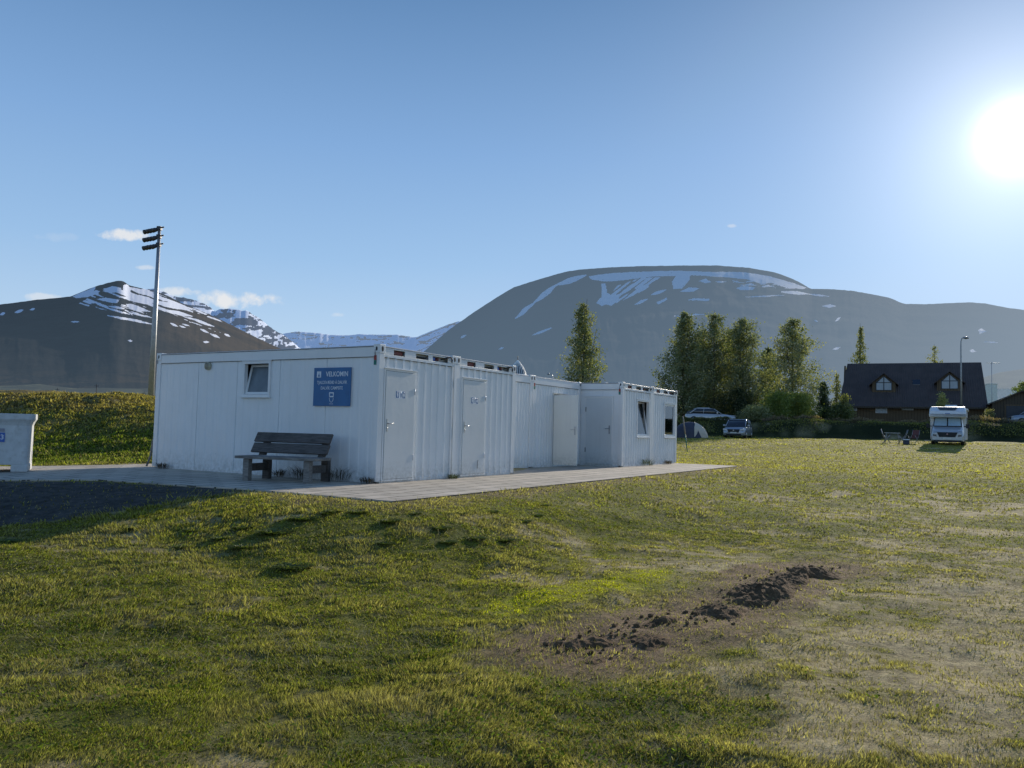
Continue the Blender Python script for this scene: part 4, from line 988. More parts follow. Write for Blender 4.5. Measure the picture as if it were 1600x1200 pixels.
lowr = [(-200, 606), (-20, 604), (60, 600), (120, 607), (160, 606), (215, 607), (260, 606), (420, 612), (640, 618), (830, 604), (900, 599), (960, 601), (1040, 604), (1200, 622), (1330, 628), (1480, 610), (1530, 592), (1560, 582), (1640, 570), (1760, 560)]
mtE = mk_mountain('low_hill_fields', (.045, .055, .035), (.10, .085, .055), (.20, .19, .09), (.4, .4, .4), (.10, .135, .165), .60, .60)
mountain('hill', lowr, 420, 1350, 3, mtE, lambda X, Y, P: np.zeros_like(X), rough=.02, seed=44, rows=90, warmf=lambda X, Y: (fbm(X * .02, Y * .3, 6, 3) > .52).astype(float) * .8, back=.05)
# ================================================================== trees and shrubs
def tree(px, Y, top_py, hw, label, prof, nb=60, per=90, leaf=.17, cola=(.05, .065, .024), colb=(.16, .155, .095), seed=1, group=None, trunk=.16, name='tree', cat='tree', bot=.08, up=.55, side=None, leaders=0):
    rg = np.random.default_rng(seed)
    P = aty(px, 660, Y); x0, y0 = P[0], P[1]; z0 = gz(x0, y0); Hh = aty(px, top_py, Y)[2] - z0; R = hw / F * math.hypot(x0, Y)
    t = empty(name, (x0, y0, z0), 0, label=label, cat=cat, group=group)
    hp = np.array([p[0] for p in prof]); rp = np.array([p[1] for p in prof])
    tr = MB(); lean = rg.normal(0, .01, 2)
    pts = [(lean[0] * h * Hh + .04 * sin(h * 9), lean[1] * h * Hh, h * Hh) for h in np.linspace(0, .97, 9)]
    tr.tube(pts, list(np.linspace(trunk, .015, 9)), 7)
    lim = []
    br = []
    for i in range(nb):
        h = bot + (1 - bot) * ((i + rg.random()) / nb) ** 1.05; h = min(h, .985); rr = float(np.interp(h, hp, rp)) * R * (.40 + .85 * rg.random()); a = i * 2.39996 + rg.normal(0, .35)
        q0 = np.array((0, 0, h * Hh)); d = np.array((cos(a), sin(a), up * (.5 + rg.random())))
        hs_ = max(bot * .5, h - .07); q0 = np.array((0, 0, hs_ * Hh)); q1 = q0 + d * rr
        q1[2] = min(q1[2], Hh * 1.0); br.append((q0, q1, rr))
        if rr > .25 and i % 2 == 0: tr.tube([q0, (q0 + q1) / 2 + np.array((0, 0, -.03 * rr)), q1], [trunk * .22 * (1.1 - h), trunk * .14 * (1.1 - h), .008], 4, False)
    for i in range(leaders):
        a = rg.random() * 2 * pi; d0 = R * rg.uniform(.25, .75); h0 = rg.uniform(.35, .6); h1 = min(.98, rg.uniform(.76, 1.0) - .14 * d0 / R)
        q0 = np.array((cos(a) * d0 * .3, sin(a) * d0 * .3, h0 * Hh)); q1 = np.array((cos(a) * d0, sin(a) * d0, h1 * Hh)); br.append((q0, q1, .75 * R)); tr.tube([q0, (q0 + q1) / 2, q1], [.05, .03, .01], 4, False)
    if side:
        for (dx, hz, ln) in side:
            cr_ = np.array((cos(SUN_AZ * 0 + math.atan2(x0, y0)) , -sin(math.atan2(x0, y0)), 0))
            q0 = np.array((0, 0, .05 * Hh)); q1 = q0 + cr_ * dx + np.array((0, 0, hz)); br.append((q0 * .5 + q1 * .5, q1 + cr_ * .2 + np.array((0, 0, ln)), ln * .7)); tr.tube([q0, q1, q1 + cr_ * .2 + np.array((0, 0, ln))], [.05, .03, .01], 5, False)
    tr.build('trunk', M['bark'], t)
    Vs = []; Cs = []
    for (q0, q1, rr) in br:
        m = int(per * (.35 + rr / R)); k = rg.random(m) ** .55; c = q0 + (q1 - q0) * k[:, None]
        c = c + rg.normal(0, 1, (m, 3)) * (.13 + .075 * rr) * np.array((1, 1, .9)); Vs.append(c)
        b = rg.random() * .6 + .2; Cs.append(np.full(m, b))
    C = np.concatenate(Vs); B = np.concatenate(Cs); k = C[:, 2] > .02 * Hh; C = C[k]; B = B[k]; n = len(C)
    a1 = rg.normal(0, 1, (n, 3)); a1 /= np.linalg.norm(a1, axis=1)[:, None]; a2 = np.cross(a1, rg.normal(0, 1, (n, 3))); a2 /= np.linalg.norm(a2, axis=1)[:, None] + 1e-9
    s = leaf * (.5 + .8 * rg.random((n, 1)))
    V = np.stack([C - a1 * s * .5, C + a2 * s * .32, C + a1 * s * .5, C - a2 * s * .32], 1)
    f = np.clip(B + rg.normal(0, .28, n), 0, 1)[:, None]; col = (np.array(cola) * (1 - f) + np.array(colb) * f) * 2.5
    npmesh('crown', V.reshape(-1, 3), np.arange(n * 4).reshape(-1, 4), M['leaf'], t, np.repeat(col, 4, 0))
    return t
CONE = [(0, .8), (.12, 1), (.3, .86), (.55, .62), (.75, .42), (.9, .22), (1, .04)]
POP = [(0, .8), (.12, 1.1), (.3, 1.15), (.5, .92), (.7, .62), (.85, .42), (.93, .30), (1, .10)]
BUSH = [(0, .9), (.3, 1), (.6, .92), (.85, .6), (1, .2)]
tree(908, 62, 461, 33, 'lone slender tree behind the set back cabin with its open door', POP, 110, 120, .17, leaders=5, seed=3, side=[(2.1, 1.3, 1.9), (-1.7, 2.2, .9)])
tree(1067, 84, 478, 34, 'leftmost tall tree of the dense group behind the tent', POP, 130, 130, .21, leaders=6, seed=4)
tree(1115, 86, 480, 38, 'tallest broad tree in the middle of the dense group above the estate car', POP, 120, 120, .21, leaders=9, seed=5)
tree(1160, 85, 489, 42, 'tree with a forked top on the right of the dense group', POP, 120, 120, .21, leaders=8, seed=6)
tree(1238, 84, 490, 41, 'separate pale leaved tree standing over the big green bush', POP, 120, 120, .21, leaders=7, seed=7, colb=(.19, .18, .11))
tree(1092, 93, 512, 30, 'shorter tree filling the gap between the two left trees of the dense group', POP, 90, 120, .21, leaders=5, seed=51)
tree(1139, 94, 505, 30, 'tree standing behind the gap in the right half of the dense group', POP, 90, 120, .21, leaders=5, seed=52)
tree(1200, 92, 537, 24, 'dark shorter tree in the gap between the tall trees', POP, 70, 120, .22, (.03, .045, .015), (.06, .075, .02), seed=8)
tree(1345, 112, 500, 22, 'pointed tree rising behind the left end of the dark roof', CONE, 90, 90, .22, (.05, .065, .02), (.16, .15, .06), seed=9)
tree(1461, 114, 534, 15, 'thin pale treetop showing above the middle of the dark roof', POP, 46, 60, .22, (.09, .1, .04), (.2, .18, .08), seed=10, up=1.1)
tree(1307, 104, 580, 11, 'small pale tree just left of the dark roof', POP, 36, 60, .22, (.09, .1, .03), (.18, .16, .06), seed=11)
tree(1287, 82, 594, 14, 'small dark conifer between the green bush and the house', CONE, 60, 110, .16, (.015, .028, .012), (.04, .055, .018), seed=12, up=.25)
tree(1100, 91, 606, 30, 'dark undergrowth under the dense trees above the estate car', BUSH, 50, 120, .16, (.015, .022, .01), (.05, .06, .02), seed=131, name='bush', cat='bush', up=.3)
tree(1150, 84, 606, 34, 'dark shrub under the right hand tall trees', BUSH, 60, 130, .16, (.012, .02, .01), (.04, .05, .015), seed=13, name='bush', cat='bush', up=.3)
tree(1179, 78, 637, 23, 'pale rounded bush above the parked grey car', BUSH, 60, 110, .14, (.07, .08, .04), (.17, .17, .09), seed=14, name='bush', cat='bush', up=.4, trunk=.05)
tree(1215, 79.5, 613, 27, 'large rounded green bush below the separate tree', BUSH, 80, 130, .15, (.045, .07, .015), (.13, .15, .035), seed=15, name='bush', cat='bush', up=.4, trunk=.06)
tree(1252, 80.5, 616, 27, 'bright green bush next to the dark conifer', BUSH, 80, 130, .15, (.06, .08, .018), (.16, .17, .04), seed=16, name='bush', cat='bush', up=.4, trunk=.06)
tree(1320, 80, 615, 11, 'small leafy tree in front of the left corner of the house', POP, 40, 80, .15, (.06, .07, .025), (.17, .16, .06), seed=17, trunk=.05)
tree(1472, 80, 612, 10, 'young pale tree in front of the house above the motorhome', POP, 36, 70, .15, (.1, .11, .05), (.24, .22, .10), seed=18, trunk=.05)
tree(1602, 118, 594, 20, 'wide green shrubs behind the shed roof', BUSH, 60, 110, .26, (.06, .08, .025), (.16, .17, .05), seed=19, name='bush', cat='bush', up=.3)
tree(1546, 79, 640, 7, 'small upright shrub beside the left wall of the shed', BUSH, 24, 60, .13, (.07, .08, .03), (.2, .17, .09), seed=20, name='bush', cat='bush', trunk=.04)
tree(1308, 79, 632, 15, 'dark shrub left of the house under the small tree', BUSH, 40, 90, .15, (.02, .03, .012), (.06, .07, .02), seed=22, name='bush', cat='bush', up=.3)
def leafband(name, px0, px1, Y0, dY, n, z0, z1, size, ca, cb, seed, label, cat, clump=.9):
    rg = np.random.default_rng(seed)
    px = px0 + (px1 - px0) * rg.random(n); Yv = Y0 + dY * rg.random(n)
    d = np.stack([(px - 800) / F], -1)[:, 0]; x = d * Yv; y = Yv
    cl = vnoise(x * clump, y * .4, seed); k = cl > .28 + .35 * rg.random(n); x, y, cl = x[k], y[k], cl[k]; n = len(x)
    h = (z0 + (z1 - z0) * cl * (.5 + .5 * vnoise(x * 4, y * 3, seed + 1))); q = rg.random(n) ** .7; z = hf(x, y) + h * q
    C = np.stack([x, y, z], -1); a1 = rg.normal(0, 1, (n, 3)) * np.array((.6, .6, 1.2)); a1 /= np.linalg.norm(a1, axis=1)[:, None]; a2 = np.cross(a1, rg.normal(0, 1, (n, 3))); a2 /= np.linalg.norm(a2, axis=1)[:, None] + 1e-9
    s = size * (.5 + .8 * rg.random((n, 1))); V = np.stack([C - a1 * s * .5, C + a2 * s * .25, C + a1 * s * .5, C - a2 * s * .25], 1)
    f = (np.clip(q * 1.1 + rg.normal(0, .2, n), 0, 1) ** 2)[:, None]; col = np.array(ca) * (1 - f) + np.array(cb) * f  # leaf colour lightens upwards, painting in sunlit tops
    o = npmesh(name, V.reshape(-1, 3), np.arange(n * 4).reshape(-1, 4), M['leaf'], None, np.repeat(col, 4, 0)); return tag(o, label, cat, kind='stuff')
leafband('hedge_plants', 1185, 1660, 75.2, 1.6, 13000, .15, .85, .14, (.03, .035, .018), (.34, .25, .16), 5, 'row of rough plants with pale pinkish tops, coloured as sunlit, along the terrace edge', 'plants')
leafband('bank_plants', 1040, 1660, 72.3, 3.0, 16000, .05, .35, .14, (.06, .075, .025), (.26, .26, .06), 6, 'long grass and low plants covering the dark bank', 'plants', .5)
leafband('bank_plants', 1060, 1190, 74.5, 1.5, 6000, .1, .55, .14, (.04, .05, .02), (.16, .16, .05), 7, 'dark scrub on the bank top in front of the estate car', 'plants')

# ================================================================== house on the terrace
def mk_boards(name, a, b, pitch=.14):
    nt = NT(name); co_ = nt.coord(); x = nt.n('ShaderNodeSeparateXYZ', {0: co_}).outputs[0]
    w = nt.math('FRACT', nt.math('DIVIDE', x, pitch)); g = nt.math('LESS_THAN', w, .1)
    f = nt.noise(3, 5, scl(nt, co_, 6, 1, .4)); c = nt.mix(nt.ramp(f, .3, .7), a, b); c = nt.mix(g, c, tuple(q * .35 for q in a))
    p = nt.n('ShaderNodeBsdfPrincipled', {'Base Color': c, 'Roughness': .8, 'Specular IOR Level': .2}); return nt.done(p.outputs[0])
M['boards'] = mk_boards('brown_boards', (.12, .085, .05), (.18, .13, .08), .3)
M['boards_dark'] = mk_boards('dark_boards', (.075, .06, .045), (.11, .09, .065), .25)
def mk_corr(name, col):
    nt = NT(name); co_ = nt.coord(); x = nt.n('ShaderNodeSeparateXYZ', {0: co_}).outputs[0]
    w = nt.math('SINE', nt.math('MULTIPLY', x, 28.)); c = nt.mix(nt.ramp(nt.noise(1.2, 5, co_), .3, .7), tuple(q * .85 for q in col), tuple(q * 1.15 for q in col))
    p = nt.n('ShaderNodeBsdfPrincipled', {'Base Color': c, 'Roughness': .65, 'Specular IOR Level': .3, 'Normal': nt.bump(w, .6, .03)}); return nt.done(p.outputs[0])
M['roofdark'] = mk_corr('dark_violet_roof', (.085, .066, .058))
M['winpane'] = mat_basic('house_pane', (.34, .40, .44), .15, .1, 2)
M['trim'] = mat_basic('white_trim', (.6, .6, .58), .6)
HD = radians(24.5)
hx = np.array((cos(HD), -sin(HD))); hyv = np.array((sin(HD), cos(HD)))
p0 = aty(1317, 640, 90.)[:2]
lo, hi = 5., 30.
for _ in range(40):
    m_ = (lo + hi) / 2; q = p0 + hx * m_
    if proj(np.array((q[0], q[1], 5.)))[0] < 1539: lo = m_
    else: hi = m_
HL = lo; hz_ = gz(p0[0] + 8, p0[1]) - .1
house = empty('house', (p0[0], p0[1], hz_), -HD, label='long brown timber house under a steep dark violet roof', cat='house')
def zpy(px, py, Y): return aty(px, py, Y)[2] - hz_
ze = zpy(1425, 634, 87.5); zr_ = zpy(1425, 566, 90); RD = 4.3
b = MB(); b.box(0, HL, 0, .2, -.5, ze + .3); b.box(0, HL, 2 * RD - .2, 2 * RD, -.5, ze + .3)
for x in (0, HL - .2): b.prism([(.2, -.5), (2 * RD - .2, -.5), (2 * RD - .2, ze), (RD, zr_ - .25), (.2, ze + .1)], x, x + .2, 'x')
b.build('wall', M['boards'], house)
def roofslab(name, mat, par, L0, L1, R0_, R1_, ya, za, yb, zb, th=.16):
    b = MB(); v = [(L0, ya, za), (R0_, ya, za), (R1_, yb, zb), (L1, yb, zb)]
    b.add(v + [(x, y, z - th) for x, y, z in v], [(0, 1, 2, 3), (7, 6, 5, 4), (0, 4, 5, 1), (1, 5, 6, 2), (2, 6, 7, 3), (3, 7, 4, 0)]); return b.build(name, mat, par)
r1 = roofslab('roof', M['roofdark'], house, -.45, .35, HL + .25, HL + .15, -.55, ze - .15, RD, zr_)
roofslab('roof', M['roofdark'], house, -.45, .35, HL + .25, HL + .15, 2 * RD + .55, ze - .15, RD, zr_)
b = MB(); b.box(-.45, HL + .25, -.66, -.553, ze - .34, ze - .16); b.build('gutter', M['boards_dark'], house)
def hxat(px, yl):   # local x whose projection is px at depth yl
    lo, hi = -3, HL + 3
    for _ in range(40):
        m_ = (lo + hi) / 2; q = p0 + hx * m_ + hyv * yl
        if proj(np.array((q[0], q[1], 6.)))[0] < px: lo = m_
        else: hi = m_
    return lo
slope = (zr_ - ze + .15) / (RD + .55)
for pc in (1381, 1484):
    zb = zpy(pc, 610, 90); zm = zpy(pc, 598.5, 90); za = zpy(pc, 589.5, 90)
    yb = -.55 + (zb - .25 - ze + .15) / slope; yt = -.55 + (za + .35 - ze + .15) / slope
    xc = hxat(pc, yb); w = .75
    dm = empty('dormer', (0, 0, 0)); dm.parent = house
    b = MB(); b.prism([(xc - 1.22, zb - .25), (xc + 1.22, zb - .25), (xc + 1.22, zm - .1), (xc, za + .25), (xc - 1.22, zm - .1)], yb, yb + 1.2, 'y'); wl_ = b.build('dormer', M['boards'], house)
    bpy.data.objects.remove(dm)
    b = MB()
    for sg_ in (-1, 1):
        v = [(xc, yb - .25, za + .42), (xc + sg_ * 1.5, yb - .25, zm - .22), (xc + sg_ * 1.5, yt - .3, zm - .22), (xc, yt + .3, za + .42)]
        b.add(v + [(x, y, z - .1) for x, y, z in v], [(0, 1, 2, 3), (7, 6, 5, 4), (0, 4, 5, 1), (1, 5, 6, 2), (2, 6, 7, 3), (3, 7, 4, 0)])
    b.build('dormer_roof', M['roofdark'], wl_)
    b = MB(); b.prism([(xc - w - .08, zb - .06), (xc + w + .08, zb - .06), (xc + w + .08, zm + .02), (xc, za + .1), (xc - w - .08, zm + .02)], yb - .04, yb - .003, 'y'); wf = b.build('window', M['lampdark'], wl_)
    b = MB(); 
    for x0_, x1_ in ((xc - w, xc - .05), (xc + .05, xc + w)): b.box(x0_, x1_, yb - .06, yb - .042, zb, zm - .06)
    b.prism([(xc - w + .1, zm + .03), (xc - .05, zm + .03), (xc - .05, za - .04)], yb - .06, yb - .042, 'y'); b.prism([(xc + .05, zm + .03), (xc + w - .1, zm + .03), (xc + .05, za - .04)], yb - .06, yb - .042, 'y')
    b.build('pane', M['winpane'], wf)
zs0, zs1 = zpy(1432, 603, 90), zpy(1432, 595, 90); ys = -.55 + (zs0 - ze + .15) / slope; ys1 = -.55 + (zs1 - ze + .15) / slope; xs_ = hxat(1432, ys)
b = MB(); b.add([(xs_ - .38, ys, zs0 + .06), (xs_ + .38, ys, zs0 + .06), (xs_ + .38, ys1, zs1 + .06), (xs_ - .38, ys1, zs1 + .06), (xs_ - .38, ys, zs0 - .1), (xs_ + .38, ys, zs0 - .1), (xs_ + .38, ys1, zs1 - .1), (xs_ - .38, ys1, zs1 - .1)], [(0, 1, 2, 3), (0, 4, 5, 1), (1, 5, 6, 2), (2, 6, 7, 3), (3, 7, 4, 0)]); b.build('skylight', M['darkglass'], house)
for (a0, a1, y0_, y1_, n_) in ((1369, 1385, 634.5, 645, 2), (1410, 1426, 635, 641, 1), (1330, 1338, 636, 641, 1)):
    x0_, x1_ = hxat(a0, 0), hxat(a1, 0); z1_, z0_ = zpy(a0, y0_, 90), zpy(a0, y1_, 90)
    b = MB(); b.box(x0_ - .08, x1_ + .08, -.05, -.003, z0_ - .08, z1_ + .08); wf = b.build('window', M['trim'], house)
    b = MB()
    for k in range(n_): b.box(x0_ + (x1_ - x0_) * k / n_ + .04, x0_ + (x1_ - x0_) * (k + 1) / n_ - .04, -.07, -.053, z0_, z1_)
    b.build('pane', M['winpane'], wf)
# mast aerial behind the right end of the house
Pa = aty(1550, 640, 99.); pz = gz(Pa[0], Pa[1]); zt = aty(1550, 566, 99.)[2] - pz
an = empty('aerial_mast', (Pa[0], Pa[1], pz), -HD, label='thin television aerial mast right of the dark roof', cat='aerial')
b = MB(); b.tube([(0, 0, 0), (0, 0, zt)], .03, 6); b.build('pole', M['galv'], an)
b = MB(); b.tube([(-.6, 0, zt - .1), (.9, 0, zt - .12)], .018, 5)
for k in range(5): b.tube([(-.5 + k * .33, -.2, zt - .1), (-.5 + k * .33, .2, zt - .1)], .01, 4)
b.build('crossbar', M['lampdark'], an)

# ================================================================== shed, far buildings
def gable(name, label, cat, px0, px1, Y, apex_py, eave_py, dep, az, wall, roof, over=.3, ridge_px=None, lw=None):
    P0 = aty(px0, 640, Y); P1 = aty(px1, 640, Y - .0); 
    z = gz(P0[0], P0[1]) - .1; e = empty(name, (P0[0], P0[1], z), -az, label=label, cat=cat)
    w = (px1 - px0) / F * Y * (1 + math.tan(az) * (px0 - 800) / F) if lw is None else lw
    za = aty(px0, apex_py, Y)[2] - z; zv = aty(px0, eave_py, Y)[2] - z; xm = w / 2
    b = MB(); b.prism([(0, 0), (w, 0), (w, zv), (xm, za), (0, zv)], 0, .2, 'y'); b.prism([(0, 0), (w, 0), (w, zv), (xm, za), (0, zv)], dep - .2, dep, 'y'); b.box(0, .2, .2, dep - .2, 0, zv); b.box(w - .2, w, .2, dep - .2, 0, zv)
    b.build('wall', wall, e)
    b = MB(); sl_ = (za - zv) / xm
    for sg_ in (-1, 1):
        xe = xm + sg_ * (xm + over); zee = zv - over * sl_
        v = [(xm, -over, za + .12), (xe, -over, zee + .12), (xe, dep + over, zee + .12), (xm, dep + over, za + .12)]
        b.add(v + [(x, y, zz - .11) for x, y, zz in v], [(0, 1, 2, 3), (7, 6, 5, 4), (0, 4, 5, 1), (1, 5, 6, 2), (2, 6, 7, 3), (3, 7, 4, 0)])
    b.build('roof', roof, e); return e, w, zv, za
sh_, w, zv, za = gable('shed', 'dark brown boarded garage shed with gable roof at the right edge', 'shed', 1550, 1626, 82, 612, 630, 7, radians(26), M['boards_dark'], M['roofdark'], .35, lw=5.3)
b = MB(); b.box(1.25, 4.6, -.03, -.003, 0, zv - .25); b.build('door', M['lampdark'], sh_)
b = MB(); b.box(1.12, 1.25, -.05, -.001, 0, zv - .15); b.box(4.6, 4.73, -.05, -.001, 0, zv - .15); b.box(1.25, 4.6, -.05, -.001, zv - .25, zv - .12); b.build('door_frame', M['boards'], sh_)
M['farwhite'] = mat_basic('far_white', (.95, .93, .85), .7); M['farcream'] = mat_basic('far_cream', (.95, .9, .74), .7); M['fargrey'] = mat_basic('far_grey', (.3, .3, .3), .7)
gable('barn', 'small cream house block directly right of the dark roof', 'building', 1540.5, 1552, 150, 600, 600.6, 6, radians(30), M['farcream'], M['farcream'], .05)
gable('barn', 'long low white building seen beyond the shed', 'building', 1552, 1577, 160, 608, 608.6, 6, radians(30), M['farwhite'], M['farwhite'], .05)
gable('farmhouse', 'tiny white farm building on the valley floor beyond the mound', 'building', 107, 118, 620, 616, 619, 9, radians(-25), M['farwhite'], M['fargrey'], .3)
# pointed turret
Pt = aty(807, 640, 130.); tz = gz(Pt[0], Pt[1]); tw = empty('turret', (Pt[0], Pt[1], tz), 0, label='pointed striped turret roof with finial peeping over the cabins', cat='turret')
za_ = aty(809, 563, 130.)[2] - tz; zf = aty(809, 556, 130.)[2] - tz; zb_ = aty(809, 585, 130.)[2] - tz
b = MB(); n = 12
R2 = 1.45
for k in range(n):
    a0, a1 = 2 * pi * k / n, 2 * pi * (k + 1) / n
    pr_ = [(.02, za_), (.42 * R2, za_ - (za_ - zb_) * .30), (.72 * R2, za_ - (za_ - zb_) * .58), (R2, zb_)]
    for j in range(3):
        (r0_, z0_), (r1_, z1_) = pr_[j], pr_[j + 1]; b.add([(r0_ * cos(a0), r0_ * sin(a0), z0_), (r0_ * cos(a1), r0_ * sin(a1), z0_), (r1_ * cos(a1), r1_ * sin(a1), z1_), (r1_ * cos(a0), r1_ * sin(a0), z1_)], [(0, 3, 2, 1)])
b.build('roof', mat_basic('turret_slate', (.12, .14, .17), .5), tw)
b = MB()
for k in range(24):
    a0 = 2 * pi * k / 24; pts = [(1.02 * r_ * cos(a0), 1.02 * r_ * sin(a0), z_ + .03) for r_, z_ in ((.03, za_), (.42 * R2, za_ - (za_ - zb_) * .30), (.72 * R2, za_ - (za_ - zb_) * .58), (R2, zb_))]; b.tube(pts, .055, 5, False)
b.build('roof_rib', M['farwhite'], tw)
b = MB(); b.tube([(0, 0, za_ - .1), (0, 0, zf)], .05, 6); b.tube([(0, 0, za_ + .1), (0, 0, za_ + .3)], [.12, .04], 8); b.build('finial', M['lampdark'], tw)
b = MB(); b.tube([(0, 0, 0), (0, 0, zb_)], 1.55, 16); b.build('wall', M['farwhite'], tw)

# ================================================================== lamps and poles
def lamp(px, py_top, Y, reach, head, label, r=.08, name='street_lamp'):
    P = aty(px, 640, Y); z = gz(P[0], P[1]); h = aty(px, py_top, Y)[2] - z
    e = empty(name, (P[0], P[1], z), -math.atan2(P[0], P[1]), label=label, cat='lamp post')
    b = MB(); b.tube([(0, 0, 0), (0, 0, .6 * h), (0, 0, h - .9), (.06 * reach, 0, h - .35), (.4 * reach, 0, h - .06), (reach, 0, h)], [r, r * .75, r * .6, r * .5, r * .45, r * .4], 8); b.build('pole', M['galv'], e)
    b = MB(); b.tube([(reach - .08, 0, h - .02), (reach + head * .4, 0, h - .02), (reach + head, 0, h - .06)], [.07, .15, .06], 8); b.build('lamp_head', M['galv'], e); return e
lamp(1502, 527.5, 75, .25, .42, 'tall grey street lamp with a curved neck in front of the house roof', .1)
lamp(863, 584, 120, -.45, -.45, 'tiny dark street lamp left of the lone slender tree', .09)
def pole(px, py, Y, label, arm=True):
    P = aty(px, 640, Y); z = gz(P[0], P[1]); h = aty(px, py, Y)[2] - z; e = empty('utility_pole', (P[0], P[1], z), 0, label=label, cat='pole')
    b = MB(); b.tube([(0, 0, -.5), (0, 0, h)], [.14, .09], 6); b.build('pole', M['wood'], e)
    b = MB(); b.box(-.6, .6, -.05, .05, h - .5, h - .4); b.build('crossarm', M['wood'], e)
pole(149, 600, 190, 'taller faint utility pole above the mound'); pole(88, 606, 230, 'leftmost faint utility pole above the mound'); pole(224, 612, 230, 'short faint utility pole next to the cabin corner')
# leaning stake on the lawn right of the cabins
pS = G(1074.5, 707); tpx = aty(1067, 650, pS[1]); sk = empty('stake', tuple(pS), 0, label='leaning wooden stake in the lawn beside the farthest cabin', cat='stake')
dv_ = tpx - pS
b = MB(); b.tube([(0, 0, -.1), tuple(dv_ * .52)], .026, 7); b.build('shaft', M['green'], sk)
b = MB(); b.tube([tuple(dv_ * .5), tuple(dv_)], .034, 7); b.build('upper_shaft', M['woodpale'], sk)

# ================================================================== vehicles (front faces -y)
M['paint'] = mat_basic('silver_blue_paint', (.30, .34, .40), .3, .04, 2, .35, coat=.6)
M['paintlight'] = mat_basic('pale_silver_paint', (.50, .50, .50), .3, .04, 2, .3, coat=.6)
M['mhwhite'] = mat_basic('motorhome_white', (.72, .74, .76), .3, .04, 2, coat=.4)
M['mhsilver'] = mat_basic('cab_silver', (.42, .46, .50), .3, .05, 2, .3, coat=.5)
M['blind'] = mat_basic('silver_screen_blind', (.36, .46, .50), .4, .1, 3)
M['headlamp'] = mat_basic('headlamp', (.6, .65, .7), .15, .2, 20, .4)
M['plate'] = mat_basic('number_plate', (.65, .65, .62), .5)
M['cream'] = mat_basic('cream_cloth', (.62, .52, .40), .8)
M['navy'] = mat_basic('navy_cloth', (.05, .052, .075), .7, .2, 3)
def wheel(par, x, y, r=.33, w=.22):
    b = MB(); b.tube([(x - w / 2, y, r), (x + w / 2, y, r)], r, 20); t_ = b.build('wheel', M['rubber'], par, .02, 2)
    b = MB(); b.tube([(x - w / 2 - .01, y, r), (x + w / 2 + .01, y, r)], r * .62, 16); b.build('rim', M['steel'], t_)
def sect(y, hw, z0, z1, rb=.12, rt=.12, top=None):
    tw_ = hw if top is None else top
    return [(-hw + rb, y, z0), (hw - rb, y, z0), (hw, y, z0 + rb), (hw, y, (z0 + z1) / 2), ((hw + tw_) / 2 + .0, y, z1 - rt), (tw_ - rt, y, z1), (-tw_ + rt, y, z1), (-(hw + tw_) / 2, y, z1 - rt), (-hw, y, (z0 + z1) / 2), (-hw, y, z0 + rb)]
